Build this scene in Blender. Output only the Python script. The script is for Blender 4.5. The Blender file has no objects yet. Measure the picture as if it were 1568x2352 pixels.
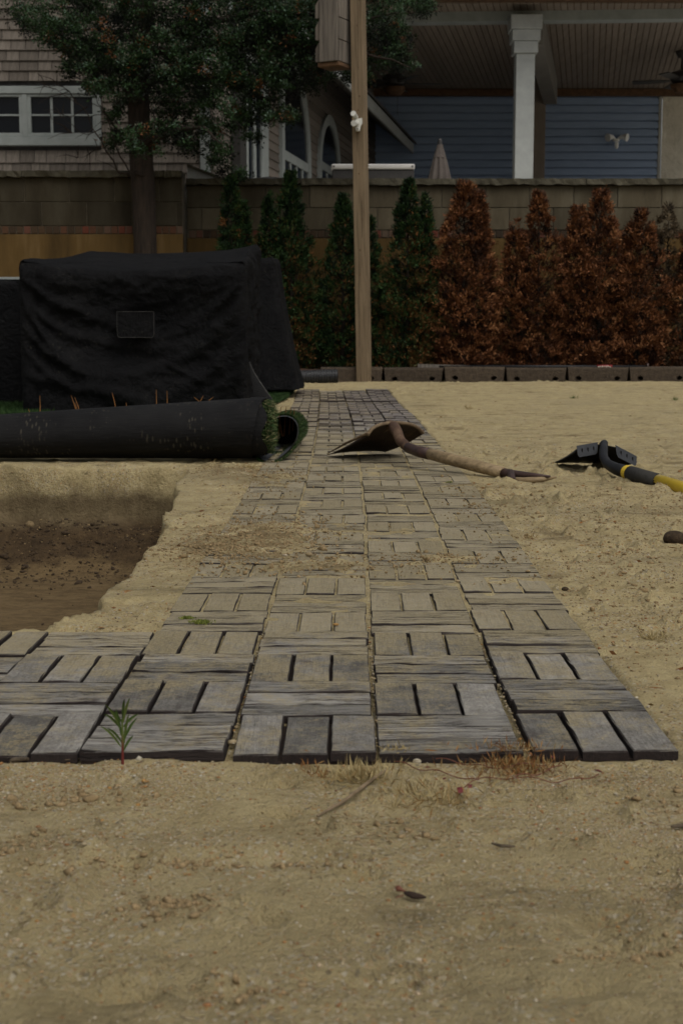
import bpy, bmesh, math, random
import numpy as np
from mathutils import Vector, Matrix, Euler
R = math.radians
random.seed(7); rng = np.random.default_rng(7)
S = bpy.context.scene; C = S.collection

# ------------------------------------------------------------------ camera, sky, sun, exposure
H = 0.433; TH = R(7.17); F = 3267.0
cam = bpy.data.cameras.new('camera'); camo = bpy.data.objects.new('camera', cam); C.objects.link(camo)
cam.sensor_fit = 'VERTICAL'; cam.sensor_height = 36; cam.sensor_width = 24; cam.lens = 50
cam.clip_start = 0.05; cam.clip_end = 600
camo.location = (0, 0, H); camo.rotation_euler = (R(90) - TH, 0, 0)
cam.dof.use_dof = True; cam.dof.focus_distance = 2.6; cam.dof.aperture_fstop = 15
S.camera = camo
SUN_EL, SUN_AZ = 56, 150          # degrees; azimuth measured from +Y (beyond the wall) towards +X
w = bpy.data.worlds.new('World'); S.world = w; w.use_nodes = True
nt = w.node_tree; bg = nt.nodes['Background']
sky = nt.nodes.new('ShaderNodeTexSky'); sky.sky_type = 'NISHITA'; sky.sun_disc = False
sky.sun_elevation = R(SUN_EL); sky.sun_rotation = R(SUN_AZ); sky.dust_density = 7; sky.air_density = 1.2; sky.ozone_density = 1
hs = nt.nodes.new('ShaderNodeHueSaturation'); hs.inputs['Saturation'].default_value = 0.25
nt.links.new(sky.outputs[0], hs.inputs['Color']); nt.links.new(hs.outputs[0], bg.inputs['Color'])
bg.inputs['Strength'].default_value = 0.10
sl = bpy.data.lights.new('sun', 'SUN'); sl.energy = 0.8; sl.angle = R(50); sl.color = (1, .95, .86)
so = bpy.data.objects.new('sun', sl); C.objects.link(so); so.location = (0, 0, 20)
so.rotation_euler = (R(90 - SUN_EL), 0, R(180 - SUN_AZ))
S.view_settings.view_transform = 'Standard'; S.view_settings.look = 'None'
S.view_settings.gamma = 1; S.view_settings.exposure = 0.0
S.cycles.max_bounces = 6

# ------------------------------------------------------------------ measuring helpers (pixels of a 1568x2352 print of the photo)
def ray(px, py):
    a, b = (px - 784) / F, (1176 - py) / F
    return Vector((a, math.cos(TH) + b * math.sin(TH), -math.sin(TH) + b * math.cos(TH)))
def at(px, py, Y):
    d = ray(px, py); t = Y / d.y
    return Vector((d.x * t, Y, H + d.z * t))
def gp(px, py, Z=0.0):
    d = ray(px, py); t = (Z - H) / d.z
    return Vector((d.x * t, d.y * t, Z))

# ------------------------------------------------------------------ noise
def _hash(ix, iy, s):
    n = (ix.astype(np.int64) * 374761393 + iy.astype(np.int64) * 668265263 + s * 974634777) & 0x7fffffff
    n = ((n ^ (n >> 13)) * 1274126177) & 0x7fffffff
    return ((n ^ (n >> 16)) & 0xffff) / 65535.0
def vn(x, y, s=0):
    x = np.asarray(x, float); y = np.asarray(y, float)
    ix, iy = np.floor(x), np.floor(y); fx, fy = x - ix, y - iy
    fx = fx * fx * (3 - 2 * fx); fy = fy * fy * (3 - 2 * fy)
    a = _hash(ix, iy, s); b = _hash(ix + 1, iy, s); c = _hash(ix, iy + 1, s); d = _hash(ix + 1, iy + 1, s)
    return (a + (b - a) * fx) * (1 - fy) + (c + (d - c) * fx) * fy
def fbm(x, y, s=0, o=4):
    t = 0; a = .5; k = 1
    for i in range(o):
        t = t + a * vn(np.asarray(x) * k + i * 17.3, np.asarray(y) * k - i * 9.1, s + i); a *= .5; k *= 2.03
    return t * (1 / (1 - .5 ** o)) - .5
def sst(a, b, x):
    t = np.clip((np.asarray(x, float) - a) / (b - a), 0, 1); return t * t * (3 - 2 * t)

# ------------------------------------------------------------------ materials
class M:
    def __init__(s, name, rough=.8, metal=0.0, spec=.3):
        s.m = bpy.data.materials.new(name); s.m.use_nodes = True; s.t = s.m.node_tree; s.n = s.t.nodes
        s.b = s.n['Principled BSDF']; s.b.inputs['Roughness'].default_value = rough
        s.b.inputs['Metallic'].default_value = metal; s.b.inputs['Specular IOR Level'].default_value = spec
        s.tc = s.n.new('ShaderNodeTexCoord'); s.geo = None
    def L(s, a, b): s.t.links.new(a, b)
    def put(s, inp, v):
        if hasattr(v, 'is_linked') or hasattr(v, 'links'): s.L(v, inp)
        elif isinstance(v, (tuple, list)) and len(v) == 3 and inp.type == 'RGBA': inp.default_value = (*v, 1)
        else: inp.default_value = v
    def obj(s): return s.tc.outputs['Object']
    def pos(s):
        if not s.geo: s.geo = s.n.new('ShaderNodeNewGeometry')
        return s.geo.outputs['Position']
    def vec(s, v, sc, off=(0, 0, 0)):
        n = s.n.new('ShaderNodeMapping'); s.L(v, n.inputs['Vector']); n.inputs['Scale'].default_value = sc
        if hasattr(off, 'links'): s.L(off, n.inputs['Location'])
        else: n.inputs['Location'].default_value = off
        return n.outputs[0]
    def noise(s, v, sc, det=4, ro=.6, dist=0):
        n = s.n.new('ShaderNodeTexNoise'); s.L(v, n.inputs['Vector']); n.inputs['Scale'].default_value = sc
        n.inputs['Detail'].default_value = det; n.inputs['Roughness'].default_value = ro; n.inputs['Distortion'].default_value = dist
        return n.outputs['Fac']
    def voro(s, v, sc, out='Color', feat='F1'):
        n = s.n.new('ShaderNodeTexVoronoi'); s.L(v, n.inputs['Vector']); n.inputs['Scale'].default_value = sc; n.feature = feat
        return n.outputs[out]
    def rnd(s):
        n = s.n.new('ShaderNodeObjectInfo'); return n.outputs['Random']
    def attr(s, a):
        n = s.n.new('ShaderNodeAttribute'); n.attribute_name = a; return n.outputs['Fac']
    def math(s, op, a, b=0.0, c=None, clamp=False):
        n = s.n.new('ShaderNodeMath'); n.operation = op; n.use_clamp = clamp
        s.put(n.inputs[0], a); s.put(n.inputs[1], b)
        if c is not None: s.put(n.inputs[2], c)
        return n.outputs[0]
    def sep(s, v, i):
        n = s.n.new('ShaderNodeSeparateXYZ'); s.L(v, n.inputs[0]); return n.outputs[i]
    def step(s, v, a, b):
        n = s.n.new('ShaderNodeMapRange'); n.interpolation_type = 'SMOOTHSTEP'; s.L(v, n.inputs['Value'])
        n.inputs['From Min'].default_value = a; n.inputs['From Max'].default_value = b
        return n.outputs[0]
    def ramp(s, f, stops):
        n = s.n.new('ShaderNodeValToRGB'); s.L(f, n.inputs[0]); cr = n.color_ramp
        while len(cr.elements) < len(stops): cr.elements.new(.5)
        for e, (p, c) in zip(cr.elements, stops): e.position = p; e.color = (*c, 1)
        return n.outputs[0]
    def mix(s, a, b, f, mode='MIX'):
        n = s.n.new('ShaderNodeMix'); n.data_type = 'RGBA'; n.blend_type = mode
        s.put(n.inputs[0], f); s.put(n.inputs[6], a); s.put(n.inputs[7], b); return n.outputs[2]
    def col(s, c): s.put(s.b.inputs['Base Color'], c); return s
    def rough(s, c): s.put(s.b.inputs['Roughness'], c); return s
    def bump(s, h, st=.5, d=.002):
        n = s.n.new('ShaderNodeBump'); s.L(h, n.inputs['Height']); n.inputs['Strength'].default_value = st
        n.inputs['Distance'].default_value = d; s.L(n.outputs[0], s.b.inputs['Normal']); return s

def basic(name, c1, c2, sc=8, rough=.8, bump=.3, bd=.002, metal=0, spec=.3, stretch=(1, 1, 1), rv=.15, det=5):
    m = M(name, rough, metal, spec); v = m.vec(m.obj(), stretch)
    f = m.noise(v, sc, det, .65)
    c = m.ramp(f, [(.3, c1), (.7, c2)])
    if rv:
        r = m.math('MULTIPLY_ADD', m.rnd(), rv * 2, 1 - rv)
        hsv = m.n.new('ShaderNodeHueSaturation'); m.L(c, hsv.inputs['Color']); m.L(r, hsv.inputs['Value']); c = hsv.outputs[0]
    m.col(c)
    if bump: m.bump(m.noise(v, sc * 3, 4), bump, bd)
    return m.m

def wood_weathered(name, axis, streak=1.0):
    m = M(name, .85, 0, .25)
    sc = (1, 16, 16) if axis == 'x' else (16, 1, 16)
    off = m.n.new('ShaderNodeCombineXYZ'); k = m.math('MULTIPLY', m.rnd(), 37.0)
    for i in range(3): m.L(k, off.inputs[i])
    v = m.vec(m.obj(), sc, off.outputs[0]); v2 = m.vec(m.obj(), (1, 1, 1), off.outputs[0])
    g = m.noise(v, 16, 9, .80, .06); g2 = m.math('ADD', m.math('MULTIPLY', m.noise(v, 50, 4, .7), .5), m.math('MULTIPLY', m.noise(v2, 420, 3, .8), .5)); blot = m.noise(v2, 22, 5, .65)
    lines = m.noise(v, 7, 4, .7, .05)
    c = m.ramp(g, [(.28, (.10, .088, .076)), (.42, (.16, .15, .132)), (.54, (.225, .213, .19)), (.68, (.36, .35, .32))])
    if streak < .5:      # end-worn blocks: mottled and speckled instead of streaked
        mt = m.noise(v2, 24, 9, .80); spk = m.noise(v2, 330, 4, .85)
        c2 = m.ramp(mt, [(.32, (.070, .060, .052)), (.45, (.150, .140, .124)), (.56, (.235, .222, .198)), (.70, (.35, .335, .30))])
        c2 = m.mix(c2, (.035, .028, .024), m.math('MULTIPLY', m.step(spk, .52, .64), .7))
        c2 = m.mix(c2, (.36, .35, .32), m.math('MULTIPLY', m.math('SUBTRACT', 1.0, m.step(spk, .34, .46)), .5))
        c = m.mix(c, c2, .82)
    c = m.mix(c, (.46, .45, .42), m.math('MULTIPLY', m.step(g2, .55, .75), .4))
    c = m.mix(c, (.075, .05, .044), m.math('MULTIPLY', m.step(blot, .56, .72), .7))
    crack = m.math('SUBTRACT', 1.0, m.step(m.math('ABSOLUTE', m.math('SUBTRACT', lines, .5)), .005, .026))
    cm = m.math('MULTIPLY', m.math('MULTIPLY', crack, streak), m.step(m.noise(v2, 12, 2), .34, .50))
    c = m.mix(c, (.02, .012, .010), m.math('MULTIPLY', cm, .85))
    hsv = m.n.new('ShaderNodeHueSaturation'); m.L(c, hsv.inputs['Color'])
    m.L(m.math('MULTIPLY_ADD', m.math('FRACT', m.math('MULTIPLY', m.rnd(), 7.31)),   .75, .54), hsv.inputs['Value']); c = hsv.outputs[0]
    # purple-brown tone of the boards farther along
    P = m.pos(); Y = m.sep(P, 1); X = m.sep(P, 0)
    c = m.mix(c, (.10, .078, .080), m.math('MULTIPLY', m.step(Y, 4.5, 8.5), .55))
    # blown sand lying on the boards: strongest about a third of the way along
    s1 = m.noise(P, 9, 6, .7); s2 = m.noise(P, 260, 3, .8); s3 = m.noise(P, 40, 4, .7)
    amt = m.math('MULTIPLY', m.step(Y, 1.45, 3.0), m.math('SUBTRACT', 1.0, m.step(Y, 4.2, 6.6)))
    amt = m.math('MULTIPLY_ADD', amt, .44, .32)
    left = m.math('MULTIPLY', m.math('SUBTRACT', 1.0, m.step(X, -.2, .25)), .10)
    amt = m.math('ADD', amt, m.math('MULTIPLY', left, m.step(Y, 1.6, 2.6)))
    th = m.math('SUBTRACT', 1.06, amt)
    sn = m.math('ADD', m.math('MULTIPLY', s1, .55), m.math('ADD', m.math('MULTIPLY', s2, .30), m.math('MULTIPLY', s3, .30)))
    d = m.math('SUBTRACT', sn, m.math('MULTIPLY', th, .82))
    sand = m.math('MULTIPLY', m.step(d, -.06, .09), m.math('MULTIPLY_ADD', m.step(m.noise(P, 190, 4, .85), .36, .56), .55, .45))
    up = m.step(m.sep(m.geo.outputs['Normal'], 2), .5, .9)
    sand = m.math('MULTIPLY', m.math('MULTIPLY', sand, up), .78)
    sand = m.math('MULTIPLY', sand, m.math('SUBTRACT', 1.0, m.math('MULTIPLY', cm, .6)))
    sc_ = m.ramp(m.noise(P, 260, 4, .85), [(.3, (.19, .145, .068)), (.7, (.37, .31, .175))])
    c = m.mix(c, sc_, sand)
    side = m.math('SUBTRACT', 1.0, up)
    c = m.mix(c, m.ramp(g, [(.35, (.008, .005, .005)), (.7, (.03, .018, .015))]), m.math('MULTIPLY', side, .95))  # black-brown sides, deepened to paint in shade the frontal sun removes
    m.col(c)
    h = m.math('ADD', m.math('MULTIPLY', g, .7), m.math('MULTIPLY', cm, -1.0))
    h = m.math('ADD', h, m.math('MULTIPLY', s2, .3))
    m.bump(h, 1.0, .0028)
    return m.m

def sand_mat():
    m = M('sand', .95, 0, .15); P = m.pos(); Z = m.sep(P, 2); Y = m.sep(P, 1)
    big = m.noise(P, 1.6, 5, .6); mid = m.noise(P, 14, 6, .7); fine = m.noise(P, 330, 3, .8); grit = m.noise(P, 900, 2, .6)
    c = m.ramp(mid, [(.3, (.315, .248, .122)), (.55, (.445, .362, .190)), (.75, (.52, .435, .245))])
    c = m.mix(c, (.31, .262, .148), m.math('MULTIPLY', m.step(big, .48, .68), .5))
    # foreground sand is a damper olive grey
    near = m.math('SUBTRACT', 1.0, m.step(m.math('MULTIPLY_ADD', big, .8, Y), 1.3, 2.1))
    c = m.mix(c, (.255, .208, .108), m.math('MULTIPLY', near, .55))
    c = m.mix(c, (.10, .078, .04), m.math('MULTIPLY', m.step(fine, .54, .70), .6)); g3 = m.noise(P, 620, 3, .9); c = m.mix(c, (.36, .235, .10), m.math('MULTIPLY', m.step(g3, .56, .70), m.math('MULTIPLY_ADD', near, .5, .15))); c = m.mix(c, (.46, .42, .33), m.math('MULTIPLY', m.math('SUBTRACT', 1.0, m.step(g3, .30, .43)), .5))
    c = m.mix(c, (.50, .45, .34), m.math('MULTIPLY', m.step(fine, .28, .42), 0.0))
    vc = m.n.new('ShaderNodeTexVoronoi'); m.L(P, vc.inputs['Vector']); vc.inputs['Scale'].default_value = 330
    sp = m.sep(vc.outputs['Color'], 0)
    grain = m.ramp(m.sep(vc.outputs['Color'], 1), [(0, (.36, .20, .07)), (.25, (.44, .37, .25)), (.55, (.48, .44, .35)), (.75, (.10, .085, .06)), (1, (.36, .20, .08))])
    c = m.mix(c, grain, m.math('MULTIPLY', m.step(sp, .70, .80), m.math('MULTIPLY', m.step(m.noise(P, 8, 3), .38, .56), .75)))
    # flecks of litter farther off
    fl = m.noise(m.vec(P, (1, .5, 1)), 24, 8, .85)
    c = m.mix(c, (.07, .05, .025), m.math('MULTIPLY', m.step(fl, .58, .66), .75))
    tr = m.noise(m.vec(P, (1, 2.4, 1)), 3.2, 8, .78, .6)
    c = m.mix(c, (.15, .118, .062), m.math('MULTIPLY', m.step(tr, .50, .66), .6))
    # dark loose soil in clods by the path
    X = m.sep(P, 0)
    # layers in the pit: pale sand over damp brown soil, walls darkened as if shaded
    zz = m.math('MULTIPLY_ADD', m.noise(P, 7, 5, .7), .12, Z)
    wet = m.math('SUBTRACT', 1.0, m.step(zz, -.125, -.075))
    brown = m.ramp(m.noise(P, 22, 6, .75), [(.3, (.028, .017, .009)), (.6, (.08, .051, .025)), (.75, (.14, .095, .048))])
    damp_and_shade = m.math('SUBTRACT', 1.0, m.step(zz, -.035, .02))  # wall tone also lowered to paint in overhang shade
    c = m.mix(c, m.ramp(m.noise(P, 18, 5, .7), [(.3, (.075, .053, .027)), (.7, (.17, .128, .072))]), m.math('MULTIPLY', damp_and_shade, .92))
    c = m.mix(c, brown, m.math('MULTIPLY', wet, .93))
    flr = m.math('SUBTRACT', 1.0, m.step(zz, -.205, -.175))
    c = m.mix(c, m.ramp(m.noise(m.vec(P, (1, 2, 1)), 16, 7, .75), [(.35, (.10, .067, .031)), (.55, (.18, .124, .060)), (.8, (.23, .165, .085))]), m.math('MULTIPLY', flr, .9))
    da = m.attr('dirt')
    c = m.mix(c, m.ramp(m.noise(P, 120, 4, .8), [(.35, (.06, .04, .018)), (.65, (.25, .18, .09))]), m.math('MULTIPLY', da, .85))
    m.col(c)
    h = m.math('ADD', m.math('MULTIPLY', fine, .5), m.math('ADD', m.math('MULTIPLY', m.noise(P, 90, 4, .7), 1.2), m.math('MULTIPLY', grit, .2)))
    m.bump(h, 1.0, .009)
    return m.m

MAT = {}
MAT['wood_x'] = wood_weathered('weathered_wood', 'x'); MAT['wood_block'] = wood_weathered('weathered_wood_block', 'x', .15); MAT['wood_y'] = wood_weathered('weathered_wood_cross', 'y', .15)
MAT['sand'] = sand_mat()
MAT['tray'] = basic('dark_gap', (.012, .008, .006), (.035, .022, .015), 60, .95)
def blades_mat(name, stops, rough=.7, trans=.0):
    m = M(name, rough, 0, .2); m.col(m.ramp(m.attr('tone'), stops)); return m.m
MAT['pebble'] = blades_mat('pebbles', [(0, (.17, .125, .065)), (.25, (.27, .21, .12)), (.5, (.30, .25, .16)), (.68, (.37, .335, .26)), (.76, (.30, .17, .055)), (.9, (.22, .10, .04)), (1, (.06, .05, .04))], .6)
MAT['clod'] = basic('soil_clods', (.11, .075, .034), (.29, .21, .11), 150, .95, .6, .002)
MAT['green'] = blades_mat('arborvitae_green', [(0, (.002, .007, .002)), (.4, (.007, .021, .005)), (.8, (.022, .05, .011)), (.93, (.05, .05, .014)), (1, (.12, .05, .015))])
MAT['brown'] = blades_mat('arborvitae_dead', [(0, (.009, .004, .002)), (.3, (.042, .0155, .006)), (.7, (.135, .049, .017)), (1, (.25, .115, .048))])
MAT['deadgrey'] = blades_mat('arborvitae_bare', [(0, (.03, .022, .014)), (.5, (.08, .058, .034)), (1, (.17, .13, .08))])
MAT['juniper'] = blades_mat('juniper', [(0, (.0015, .003, .001)), (.3, (.004, .010, .002)), (.52, (.012, .031, .006)), (.74, (.032, .070, .026)), (.95, (.11, .165, .13)), (1, (.12, .05, .018))])
MAT['bark'] = basic('bark', (.008, .0055, .004), (.036, .025, .017), 18, .95, .9, .01, stretch=(3, 3, .35))
MAT['turf'] = blades_mat('turf_blades', [(0, (.008, .022, .005)), (.5, (.020, .048, .010)), (.8, (.055, .080, .024)), (1, (.20, .17, .09))])
MAT['stem'] = blades_mat('dry_stems', [(0, (.10, .04, .012)), (.4, (.22, .10, .03)), (.7, (.26, .19, .08)), (1, (.34, .28, .14))])

def fabric():
    m = M('black_cover_cloth', .85, 0, .10); v = m.obj()
    n = m.noise(v, 7, 6, .7); d = m.noise(v, 60, 4, .8)
    c = m.ramp(n, [(.35, (.0035, .0035, .004)), (.7, (.008, .008, .0085))])
    dust = m.math('MULTIPLY', m.step(d, .56, .74), m.step(m.noise(v, 4, 3), .45, .65))
    m.col(m.mix(c, (.07, .065, .052), m.math('MULTIPLY', dust, .7)))
    cr_ = m.math('MULTIPLY', m.math('ABSOLUTE', m.math('SUBTRACT', m.noise(v, 9, 3, .6, 1.2), .5)), -1.5)
    m.bump(m.math('ADD', m.math('ADD', cr_, m.noise(v, 20, 8, .72, .8)), m.math('MULTIPLY', m.noise(v, 420, 2), .12)), .9, .02); return m.m
MAT['cloth'] = fabric()
def backing():
    m = M('turf_backing', .8, 0, .14); v = m.obj()
    n = m.noise(v, 6, 5, .6); x = m.sep(v, 0)
    c = m.ramp(n, [(.3, (.0045, .0045, .005)), (.7, (.012, .0118, .0115))])
    sp = m.voro(m.vec(v, (95, 30, 30)), 1, 'Distance')
    mk = m.math('MULTIPLY', m.step(m.math('SUBTRACT', 1.0, sp), .62, .8), m.step(m.noise(m.vec(v, (3, 9, 9)), 2, 4), .5, .62))
    c = m.mix(c, (.16, .14, .10), m.math('MULTIPLY', mk, .2))
    c = m.mix(c, (.14, .12, .085), m.math('MULTIPLY', m.step(m.noise(v, 90, 3, .8), .64, .76), .4))
    m.col(c); m.bump(m.noise(m.vec(v, (1, 6, 6)), 16, 4), .5, .006); return m.m
MAT['backing'] = backing()
MAT['treated'] = basic('treated_post', (.09, .064, .036), (.21, .155, .095), 7, .8, .5, .002, stretch=(6, 6, .35), rv=.05)
MAT['greyboard'] = basic('grey_board', (.055, .047, .040), (.17, .148, .122), 9, .85, .6, .002, stretch=(7, 7, .3), rv=.2)
MAT['darkboard'] = basic('brown_board', (.05, .028, .015), (.13, .07, .035), 12, .85, .4, .002)
MAT['block'] = basic('edging_block', (.030, .022, .015), (.07, .052, .035), 26, .95, .7, .004, rv=.18)
MAT['cap'] = basic('wall_cap', (.035, .031, .020), (.085, .076, .052), 11, .95, .9, .012, rv=.1)
def cmu(k=1.0, nm='wall_block'):
    m = M(nm, .95, 0, .15); v = m.pos()
    st = m.noise(m.vec(v, (2.2, 1, .5)), 1.6, 7, .7); f = m.noise(v, 30, 5, .7)
    c = m.ramp(st, [(.3, (.042, .034, .021)), (.5, (.080, .066, .042)), (.72, (.12, .105, .072))])
    c = m.mix(c, (.03, .02, .012), m.math('MULTIPLY', m.step(f, .55, .75), .4))
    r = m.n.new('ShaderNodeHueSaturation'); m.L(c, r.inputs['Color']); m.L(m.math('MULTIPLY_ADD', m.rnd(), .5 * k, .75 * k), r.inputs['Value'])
    m.col(r.outputs[0]); m.bump(f, .5, .004); return m.m
MAT['cmu'] = cmu(); MAT['cmu_shaded'] = cmu(.42, 'shaded_wall_block')  # second copy is darker: the juniper's shade put into the block colour
def plaster():
    m = M('wall_render', .95, 0, .15); v = m.pos()
    st = m.noise(m.vec(v, (3, 1, .4)), 1.5, 7, .7)
    c = m.ramp(st, [(.3, (.048, .030, .011)), (.55, (.095, .058, .020)), (.75, (.15, .10, .045))])
    m.col(c); m.bump(m.noise(v, 22, 5), .5, .005); return m.m
MAT['render'] = plaster()
MAT['mortar'] = basic('mortar', (.055, .047, .032), (.12, .10, .07), 20, .95, .4, .003, rv=0)
def brick():
    m = M('wall_brick', .95); m.col(m.ramp(m.rnd(), [(0, (.03, .02, .012)), (.4, (.06, .035, .018)), (.75, (.10, .028, .016)), (1, (.08, .06, .04))]))
    m.bump(m.noise(m.obj(), 40), .5, .003); return m.m
MAT['brick'] = brick()
def shingle():
    m = M('cedar_shingle', .9, 0, .15); v = m.vec(m.obj(), (9, 9, .9)); f = m.noise(v, 9, 5, .7)
    c = m.ramp(f, [(.3, (.085, .072, .060)), (.7, (.150, .130, .110))])
    h = m.n.new('ShaderNodeHueSaturation'); m.L(c, h.inputs['Color']); m.L(m.math('MULTIPLY_ADD', m.rnd(), .6, .78), h.inputs['Value'])
    m.col(h.outputs[0]); m.bump(f, .5, .003); return m.m
MAT['shingle'] = shingle()
MAT['trim'] = basic('white_trim', (.28, .295, .285), (.36, .375, .36), 6, .6, .1, .001, rv=.03)
MAT['housetrim'] = basic('house_trim', (.19, .21, .20), (.25, .27, .26), 6, .6, .1, .001, rv=.03)
MAT['dimtrim'] = basic('painted_trim', (.34, .34, .31), (.42, .42, .38), 6, .6, .1, .001, rv=.03)
MAT['siding'] = basic('blue_siding', (.26, .345, .49), (.32, .41, .57), 3, .6, .25, .002, stretch=(1, 1, 8), rv=.04)
MAT['stucco'] = basic('stucco', (.60, .56, .45), (.74, .69, .57), 5, .9, .9, .035, det=4, rv=0)
MAT['ceil'] = basic('porch_ceiling', (.16, .128, .10), (.215, .178, .142), 3, .7, .1, .001, stretch=(6, .5, 1), rv=.08)
MAT['soffit'] = basic('soffit', (.13, .12, .105), (.17, .16, .14), 3, .8, .1, .001, rv=0)
MAT['roof'] = basic('roof_shingles', (.03, .028, .028), (.07, .066, .066), 12, .95, .6, .01, rv=0)
MAT['darkmetal'] = basic('dark_metal', (.014, .013, .012), (.03, .027, .024), 12, .5, .1, .001, spec=.5)
MAT['steel'] = basic('brushed_steel', (.55, .53, .50), (.68, .66, .62), 30, .35, .05, .001, metal=.6, stretch=(.3, 1, 1), rv=0)
MAT['canvas'] = basic('umbrella_canvas', (.06, .05, .043), (.10, .084, .074), 8, .9, .4, .004, rv=0)
MAT['lamp'] = basic('white_lamp_housing', (.78, .78, .74), (.85, .85, .82), 20, .5, .05, .001, rv=0)
MAT['plastic'] = basic('white_plastic', (.42, .42, .38), (.54, .54, .50), 20, .5, .05, .001, rv=0)
m_ = M('window_glass', .08, 0, .22); m_.col((.004, .005, .007)); MAT['glass'] = m_.m
MAT['patio'] = basic('patio_floor', (.40, .38, .34), (.48, .46, .41), 5, .9, rv=0)
MAT['pipe'] = basic('black_pipe', (.010, .011, .013), (.025, .026, .028), 30, .5, .2, .001, spec=.5)
def rust():
    m = M('rusty_steel', .7, .25, .4); v = m.obj(); n = m.noise(v, 16, 7, .75); n2 = m.noise(v, 90, 4, .8)
    c = m.ramp(n, [(.3, (.028, .014, .008)), (.5, (.085, .045, .024)), (.68, (.17, .115, .068)), (.8, (.25, .19, .125))])
    m.col(m.mix(c, (.30, .24, .15), m.math('MULTIPLY', m.step(n2, .62, .75), .4))); m.bump(n2, .5, .001); return m.m
MAT['rust'] = rust(); MAT['dusty_rust'] = basic('dusty_rusty_edge', (.075, .048, .028), (.20, .145, .085), 40, .8, .4, .001, metal=.1, rv=0); MAT['blade_rust_shaded'] = basic('shade_darkened_rust', (.012, .006, .004), (.055, .032, .018), 18, .75, .5, .001, metal=.2, rv=0)  # blade copy of the rust is darkened for shade under the raised scoop
MAT['darkrust'] = basic('dark_steel_ferrule', (.020, .011, .009), (.06, .03, .022), 30, .5, .3, .001, metal=.3, spec=.5)
MAT['handle'] = basic('ash_handle', (.11, .076, .038), (.32, .235, .13), 14, .65, .5, .001, stretch=(.6, 6, 6), rv=0)
MAT['blacksteel'] = basic('black_painted_steel', (.004, .004, .005), (.011, .011, .012), 30, .5, .1, .0005, spec=.25, rv=0)
MAT['tread'] = basic('grey_tread', (.020, .022, .026), (.036, .039, .044), 30, .6, .2, .001, rv=0)
MAT['grip'] = basic('grey_foam_grip', (.024, .023, .020), (.038, .036, .032), 120, .9, .5, .001, rv=0)
MAT['yellow'] = basic('yellow_paint', (.50, .34, .012), (.62, .43, .02), 20, .4, .05, .0005, spec=.5, rv=0)
MAT['slot'] = basic('slot_black', (.003, .003, .003), (.006, .006, .006), 10, .9, 0, rv=0)
MAT['print'] = basic('label_print', (.50, .47, .38), (.62, .58, .48), 40, .6, 0, rv=0)
MAT['red'] = basic('red_label', (.14, .012, .014), (.20, .02, .02), 60, .5, 0, rv=0)
MAT['weed'] = blades_mat('weed_leaf', [(0, (.02, .04, .008)), (.5, (.05, .085, .018)), (.8, (.10, .13, .03)), (1, (.12, .022, .018))])
MAT['redleaf'] = basic('red_leaf', (.07, .009, .010), (.14, .016, .016), 60, .6, .2, .001)
MAT['redstem'] = basic('red_stem', (.09, .032, .02), (.16, .06, .032), 60, .7, 0)
MAT['stick'] = basic('stick', (.035, .026, .018), (.13, .10, .065), 60, .9, .5, .001)
MAT['moss'] = blades_mat('moss', [(0, (.05, .07, .01)), (1, (.19, .21, .04))])
MAT['sandheap'] = MAT['sand']

# ------------------------------------------------------------------ object helpers
def tag(o, label=None, cat=None, group=None, kind=None):
    if label: o['label'] = label
    if cat: o['category'] = cat
    if group: o['group'] = group
    if kind: o['kind'] = kind
    return o
def link(name, me, parent=None, loc=(0, 0, 0), rot=(0, 0, 0)):
    o = bpy.data.objects.new(name, me); C.objects.link(o); o.location = loc; o.rotation_euler = rot
    if parent is not None: o.parent = parent
    return o
def empty(name, loc=(0, 0, 0), rot=(0, 0, 0), parent=None): 
    o = link(name, None, parent, loc, rot); o.empty_display_size = .1; return o
def mesh(name, V, Fa, mat, smooth=False):
    me = bpy.data.meshes.new(name); me.from_pydata([tuple(v) for v in V], [], Fa); me.materials.append(MAT[mat]); me.update()
    if smooth: me.polygons.foreach_set('use_smooth', [True] * len(me.polygons))
    return me
def trimesh(name, V, T, mat, tone=None, smooth=False):
    V = np.asarray(V, np.float32); T = np.asarray(T, np.int32)
    me = bpy.data.meshes.new(name); me.vertices.add(len(V)); me.vertices.foreach_set('co', V.ravel())
    k = T.shape[1]
    me.loops.add(T.size); me.loops.foreach_set('vertex_index', T.ravel())
    me.polygons.add(len(T)); me.polygons.foreach_set('loop_start', np.arange(0, T.size, k, dtype=np.int32))
    me.polygons.foreach_set('loop_total', np.full(len(T), k, np.int32))
    if smooth: me.polygons.foreach_set('use_smooth', np.ones(len(T), bool))
    me.materials.append(MAT[mat]); me.update(calc_edges=True)
    if tone is not None:
        a = me.attributes.new('tone', 'FLOAT', 'POINT'); a.data.foreach_set('value', np.asarray(tone, np.float32))
    return me
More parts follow.
